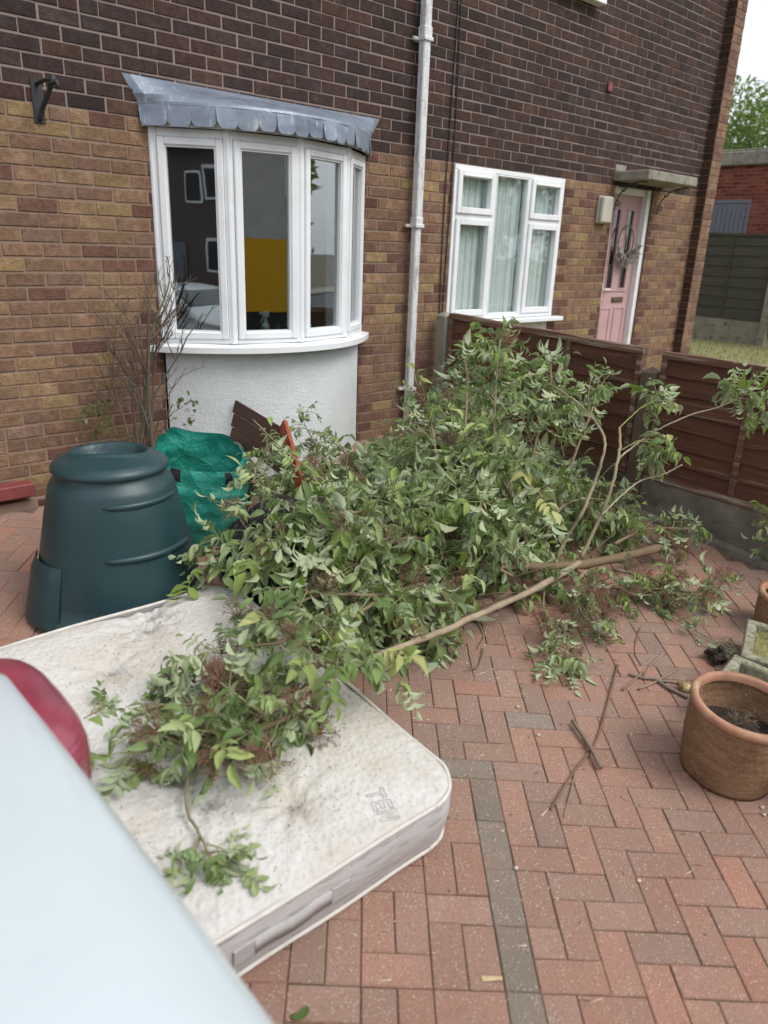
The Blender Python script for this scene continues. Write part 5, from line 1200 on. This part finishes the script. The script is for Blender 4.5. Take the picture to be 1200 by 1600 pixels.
def wisp(p, d, L, r, lvl):
    pts = [np.array(p)]; d = nz(d)
    for _ in range(6):
        d = nz(d + rgs.normal(size=3) * (.05, .10, .14, .16)[lvl] + np.array([0, 0, .04])); q = pts[-1] + d * L / 6; q[1] = min(q[1], -.03); pts.append(q)
    tube(st, pts, np.linspace(r, max(r * .45, .0011), 7), 6 if r > .005 else 4, tuple(GC[i] * rgs.uniform(.8, 1.3) for i in range(3)), 0, False)
    if lvl < 3:
        for k in range((5, 4, 3)[lvl]):
            i = rgs.integers(2, 7); sg = rgs.choice([-1, 1]); wisp(pts[i], d * .8 + np.array([sg * rgs.uniform(.35, .8), rgs.normal() * .2, .25]), L * rgs.uniform(.22, .42), r * .5, lvl + 1)
for (tu, tv, r) in ((205, 400, .017), (190, 450, .010), (165, 440, .010), (150, 560, .009), (230, 430, .010), (262, 440, .009), (245, 560, .008), (285, 600, .007), (175, 590, .007), (128, 500, .008)):
    a = np.array([1.99 + rgs.normal() * .05, -.24 + rgs.normal() * .02, .27]); b = PY(tu, tv, -.18); v = b - a; wisp(a, v + np.array([0, 0, .12]), np.linalg.norm(v) * .82, r, 0)
for _ in range(90):
    c = (1.74 + rgs.normal() * .06, -.14 + rgs.normal() * .03, .82 + rgs.normal() * .07) if _ < 60 else (2.26 + rgs.normal() * .05, -.28, .80 + rgs.normal() * .08); leaflet(lf, np.array(c), rgs.normal(size=3), [0, 0, 1], .04, .012, .6, .3, (.10, .13, .03) if _ % 3 else (.07, .10, .03))
build('stems', st, MT['bark'], sh, im); build('leaves', lf, MT['leaf'], sh, im)

# ------------------------------------------------------------------ sticks and debris on the paving
ST = {'long thin brown stick lying diagonally under the short thick one': ([(2.94, -3.14), (2.63, -3.28), (2.37, -3.39), (2.17, -3.43), (1.94, -3.49)], .006, .004, (.24, .135, .095)),
      'short thick grey brown stick crossing the long thin one': ([(2.40, -3.26), (2.33, -3.39), (2.28, -3.46), (2.26, -3.49)], .009, .010, (.25, .19, .14)),
      'forked dry stem beside the lower end of the long stick': ([(2.16, -3.44), (2.06, -3.49), (1.95, -3.54)], .004, .003, (.30, .22, .15)),
      'pale bent twig pointing up toward the pile': ([(3.23, -3.22), (3.10, -3.23), (3.05, -3.24), (2.97, -3.26)], .005, .004, (.36, .26, .19)),
      'straight brown twig left of the bent pale one': ([(3.02, -3.24), (2.90, -3.25), (2.79, -3.26)], .005, .005, (.30, .2, .14)),
      'thick grey twig running under the rim of the ribbed pot': ([(2.92, -3.21), (2.95, -3.27), (2.99, -3.31), (2.98, -3.38), (2.99, -3.47)], .005, .009, (.27, .22, .17)),
      'straight pale twig crossing beneath the thick grey twig': ([(2.86, -3.30), (3.0, -3.32), (3.16, -3.33)], .005, .005, (.34, .25, .18)),
      'short twig between the thick grey twig and the pot': ([(2.99, -3.31), (3.06, -3.39), (3.08, -3.45)], .005, .004, (.28, .21, .16)),
      'thin curved stem trailing from the berried branch': ([(3.35, -3.02), (3.20, -3.08), (3.10, -3.14), (3.04, -3.21)], .003, .002, (.24, .13, .09))}
for lab, (pt, ra, rb, c) in ST.items():
    mb = MB(); n_ = len(pt); pp = cr([(x, y, gz(x, y) + max(ra, rb) + (.012 if 'crossing the' in lab else .001)) for x, y in pt], 5); tube(mb, pp, np.linspace(ra, rb, len(pp)), 7, c); tag(build('stick', mb, MT['bark']), lab, 'stick', 'loose sticks on the paving')
mb = MB(); rd = random.Random(21)
for _ in range(1100):
    x, y = rd.uniform(.9, 4.6), (rd.uniform(-4.4, -2.4) if _ < 650 else -2.4 - abs(rd.gauss(0, .35))); z = gz(x, y) + .002; a = rd.uniform(0, 3.14); L_ = rd.uniform(.005, .021) * (2.5 if rd.random() < .12 else 1); w_ = rd.uniform(.0008, .0022); c = rd.choice([(.60, .50, .36), (.45, .36, .24), (.7, .62, .5), (.18, .12, .08)])
    d = np.array([math.cos(a), math.sin(a), 0]); s_ = np.array([-d[1], d[0], 0]) * w_; p = np.array([x, y, z]); mb.add([p - s_, p + d * L_ - s_ * .4, p + d * L_ + s_ * .4, p + s_, p + d * L_ * .5 + (0, 0, .003)], [(0, 1, 4), (1, 2, 4), (2, 3, 4), (3, 0, 4)], c)
for (x, y) in ((2.60, -3.97), (2.57, -3.99), (2.228, -3.216), (1.642, -3.573), (1.929, -3.853), (2.3, -3.05)):
    lathe(mb, [(.001, gz(x, y) + .001), (.007, gz(x, y) + .003), (.008, gz(x, y) + .007), (.001, gz(x, y) + .011)], 8, (.58, .52, .42), cx=x, cy=y)
tag(build('debris', mb, MT['flower_stalk']), 'scattered bits of dry stalk and grit on the block paving', 'debris', kind='stuff')
mb = MB()
for _ in range(1050):
    if _ < 700: lx_, ly_ = rd.gauss(.05, .32), rd.gauss(-.1, .42)
    elif _ < 1050: tx, ty = rd.choice(TUFT); lx_, ly_ = tx + rd.gauss(0, .07), ty + rd.gauss(0, .07)
    else: lx_, ly_ = rd.uniform(-.6, .6), rd.uniform(-.75, .75)
    if abs(ly_) > ML - .03 or abs(lx_) > halfw(ly_) - .02: continue
    L_ = rd.uniform(.0015, .006) * (2 if rd.random() < .08 else 1); a = rd.uniform(0, 3.14); w_ = rd.uniform(.0008, .0025); d = np.array([math.cos(a), math.sin(a), 0]); s_ = np.array([-d[1], d[0], 0]) * w_
    p = np.array([lx_, ly_, ztop(lx_, ly_) + .001]); c = rd.choice([(.22, .19, .14), (.15, .13, .10), (.28, .22, .16), (.12, .10, .08), (.32, .22, .16)])
    mb.add([p - s_, p + d * L_ - s_ * .5, p + d * L_ + s_ * .5, p + s_, p + d * L_ * .5 + (0, 0, .0025)], [(0, 1, 4), (1, 2, 4), (2, 3, 4), (3, 0, 4)], c)
tag(build('leaf_bits', mb, MT['flower_stalk'], mtx=mat_o.matrix_world.copy()), 'specks of leaf and dirt scattered over the mattress top', 'leaf bits', kind='stuff')
mb = MB(); x, y = 1.27, -3.755; z = gz(x, y) + .003; mb.add([(x, y, z), (x + .045, y - .035, z + .002), (x + .052, y - .028, z + .003), (x + .010, y + .012, z + .002)], [(0, 1, 2, 3)]); tag(build('wood_chip', mb, MT['cut_wood']), 'pale flat wood chip on the paving left of the grey block line', 'wood chip')
mb = MB(); p = P(470, 1593, .004); leaflet(mb, p, (.6, .3, .1), (0, 0, 1), .045, .012, .3, .3, (.09, .15, .04)); leaflet(mb, p, (-.3, .6, .1), (0, 0, 1), .035, .010, .3, .3, (.09, .15, .04)); tag(build('fallen_leaf', mb, MT['leaf']), 'small green leaf on the paving at the bottom photo edge', 'leaf')

# ------------------------------------------------------------------ parked car, its tail to the camera's left
car = empty('car', 'pale blue car with a red tail lamp, cropped at the lower left', 'car', (-1.478, -3.72, -.12), group=None)
CX, CY, CZ = -1.5, -3.85, -.12
# stations from tail (x=+1.88) to nose; each: x, half width, sill z, shoulder z, roof z, roof half width
ST_ = [(1.915, .70, .42, .62, .66, .62), (1.908, .76, .40, .72, .80, .69), (1.890, .80, .38, .84, .96, .73), (1.855, .825, .36, .93, 1.045, .75), (1.77, .835, .33, .97, 1.082, .75), (1.55, .835, .22, .98, 1.10, .72), (1.3, .845, .20, .985, 1.115, .72), (1.05, .85, .20, .985, 1.22, .66), (.75, .85, .20, .98, 1.38, .60), (.2, .85, .20, .97, 1.45, .60), (-.4, .85, .20, .96, 1.42, .60), (-.8, .85, .20, .95, 1.22, .64), (-1.1, .845, .20, .93, 1.02, .70), (-1.6, .83, .22, .88, .92, .70), (-2.1, .76, .26, .74, .78, .62), (-2.3, .62, .32, .55, .6, .5)]
ST_ = np.array(ST_); xi = []; 
tt = np.linspace(0, len(ST_) - 1, 91); ST2 = np.array([np.interp(tt, range(len(ST_)), ST_[:, k]) for k in range(6)]).T
for _ in range(3): ST2[1:-1] = (ST2[:-2] + 2 * ST2[1:-1] + ST2[2:]) / 4
mb = MB(); V = []; NR = 40
for (x, hw, z0, zs, zr, rw) in ST2:
    half = [(0, z0), (hw * .9, z0), (hw * .985, z0 + .06), (hw, (z0 + zs) / 2), (hw * .985, zs - .06), (hw * .96, zs), (rw + (hw - rw) * .35, zs + (zr - zs) * .45), (rw, zs + (zr - zs) * .86), (rw * .8, zr - .008), (0, zr)]
    hp = cr([(a, b, 0) for a, b in half], 4)[:, :2]; ring = [(x, -a, b) for a, b in hp] + [(x, a, b) for a, b in hp[::-1][1:-1]]; V += ring; NR = len(ring)
F = [(i * NR + k, (i + 1) * NR + k, (i + 1) * NR + (k + 1) % NR, i * NR + (k + 1) % NR) for i in range(len(ST2) - 1) for k in range(NR)]; F += [tuple(range(NR))[::-1] if False else tuple(range(NR)), tuple((len(ST2) - 1) * NR + k for k in range(NR))[::-1]]
mb.add(V, F, CW, 0, True); build('body', mb, MT['car_paint'], car)
def tail_lamp(s_):
    mb = MB(); V = []; F = []; n1, n2 = 28, 18
    for j in range(n2 + 1):
        for i in range(n1):
            a = 2 * math.pi * i / n1; e = math.pi * j / n2; sx_, sy_, sz_ = math.sin(e) * math.cos(a), math.sin(e) * math.sin(a), math.cos(e)
            f = lambda q, p: abs(q) ** p * (1 if q > 0 else -1)
            V.append((1.80 + .162 * f(sx_, .7), s_ * (.675 + .262 * f(sy_, .62)), .90 + .13 * f(sz_, .7)))
    F = [(j * n1 + i, (j + 1) * n1 + i, (j + 1) * n1 + (i + 1) % n1, j * n1 + (i + 1) % n1) for j in range(n2) for i in range(n1)]
    if s_ < 0: F = [f_[::-1] for f_ in F]
    mb.add(V, F, CW, 0, True); return build('tail_lamp', mb, MT['lamp_red'], car)
tail_lamp(1); tail_lamp(-1)
mb = MB(); V = []
for i in range(25):
    a = -1.45 + 2.9 * i / 24; x = 1.56 + .40 * abs(math.cos(a)) ** .4; y = .84 * math.sin(a) / math.sin(1.45)
    V += [(x, y, .38), (x + .03, y, .42), (x + .03, y, .54), (x - .02, y, .60)]
mb.add(V, [(4 * i + k, 4 * i + 4 + k, 4 * i + 5 + k, 4 * i + 1 + k) for i in range(24) for k in range(3)], CW, 0, True); build('rear_bumper', mb, MT['car_paint'], car)
mb = MB(); mb.add([(1.02, -.58, 1.245), (1.02, .58, 1.245), (.74, .50, 1.40), (.74, -.50, 1.40)], [(0, 1, 2, 3)]); build('rear_window', mb, MT['car_glass'], car)
for s_ in (1, -1):
    mb = MB(); mb.add([(.85, s_ * .79, 1.04), (-.75, s_ * .80, 1.02), (-.40, s_ * .665, 1.34), (.55, s_ * .665, 1.36)], [(0, 1, 2, 3)]); build('side_window', mb, MT['car_glass'], car)
    for x in (1.15, -1.4):
        mb = MB(); lathe(mb, [(.001, -.09), (.22, -.09), (.30, -.085), (.315, -.05), (.315, .05), (.30, .085), (.22, .09)], 36); wh = build('wheel', mb, MT['rubber'], car, Matrix.Translation((x, s_ * .77, .31)) @ Matrix.Rotation(R(90), 4, 'X'))
        mb = MB(); lathe(mb, [(.001, -.095), (.05, -.095), (.06, -.08), (.19, -.085), (.21, -.095), (.22, -.09)], 30); lathe(mb, [(.22, .09), (.21, .095), (.19, .085), (.06, .08), (.05, .095), (.001, .095)], 30); build('rim', mb, MT['alloy'], wh)
mb = MB(); box(mb, 1.925, 1.935, -.26, .26, .60, .71, bev=.003); build('number_plate', mb, MT['spray_white'], car)
print('objects', len(bpy.data.objects))
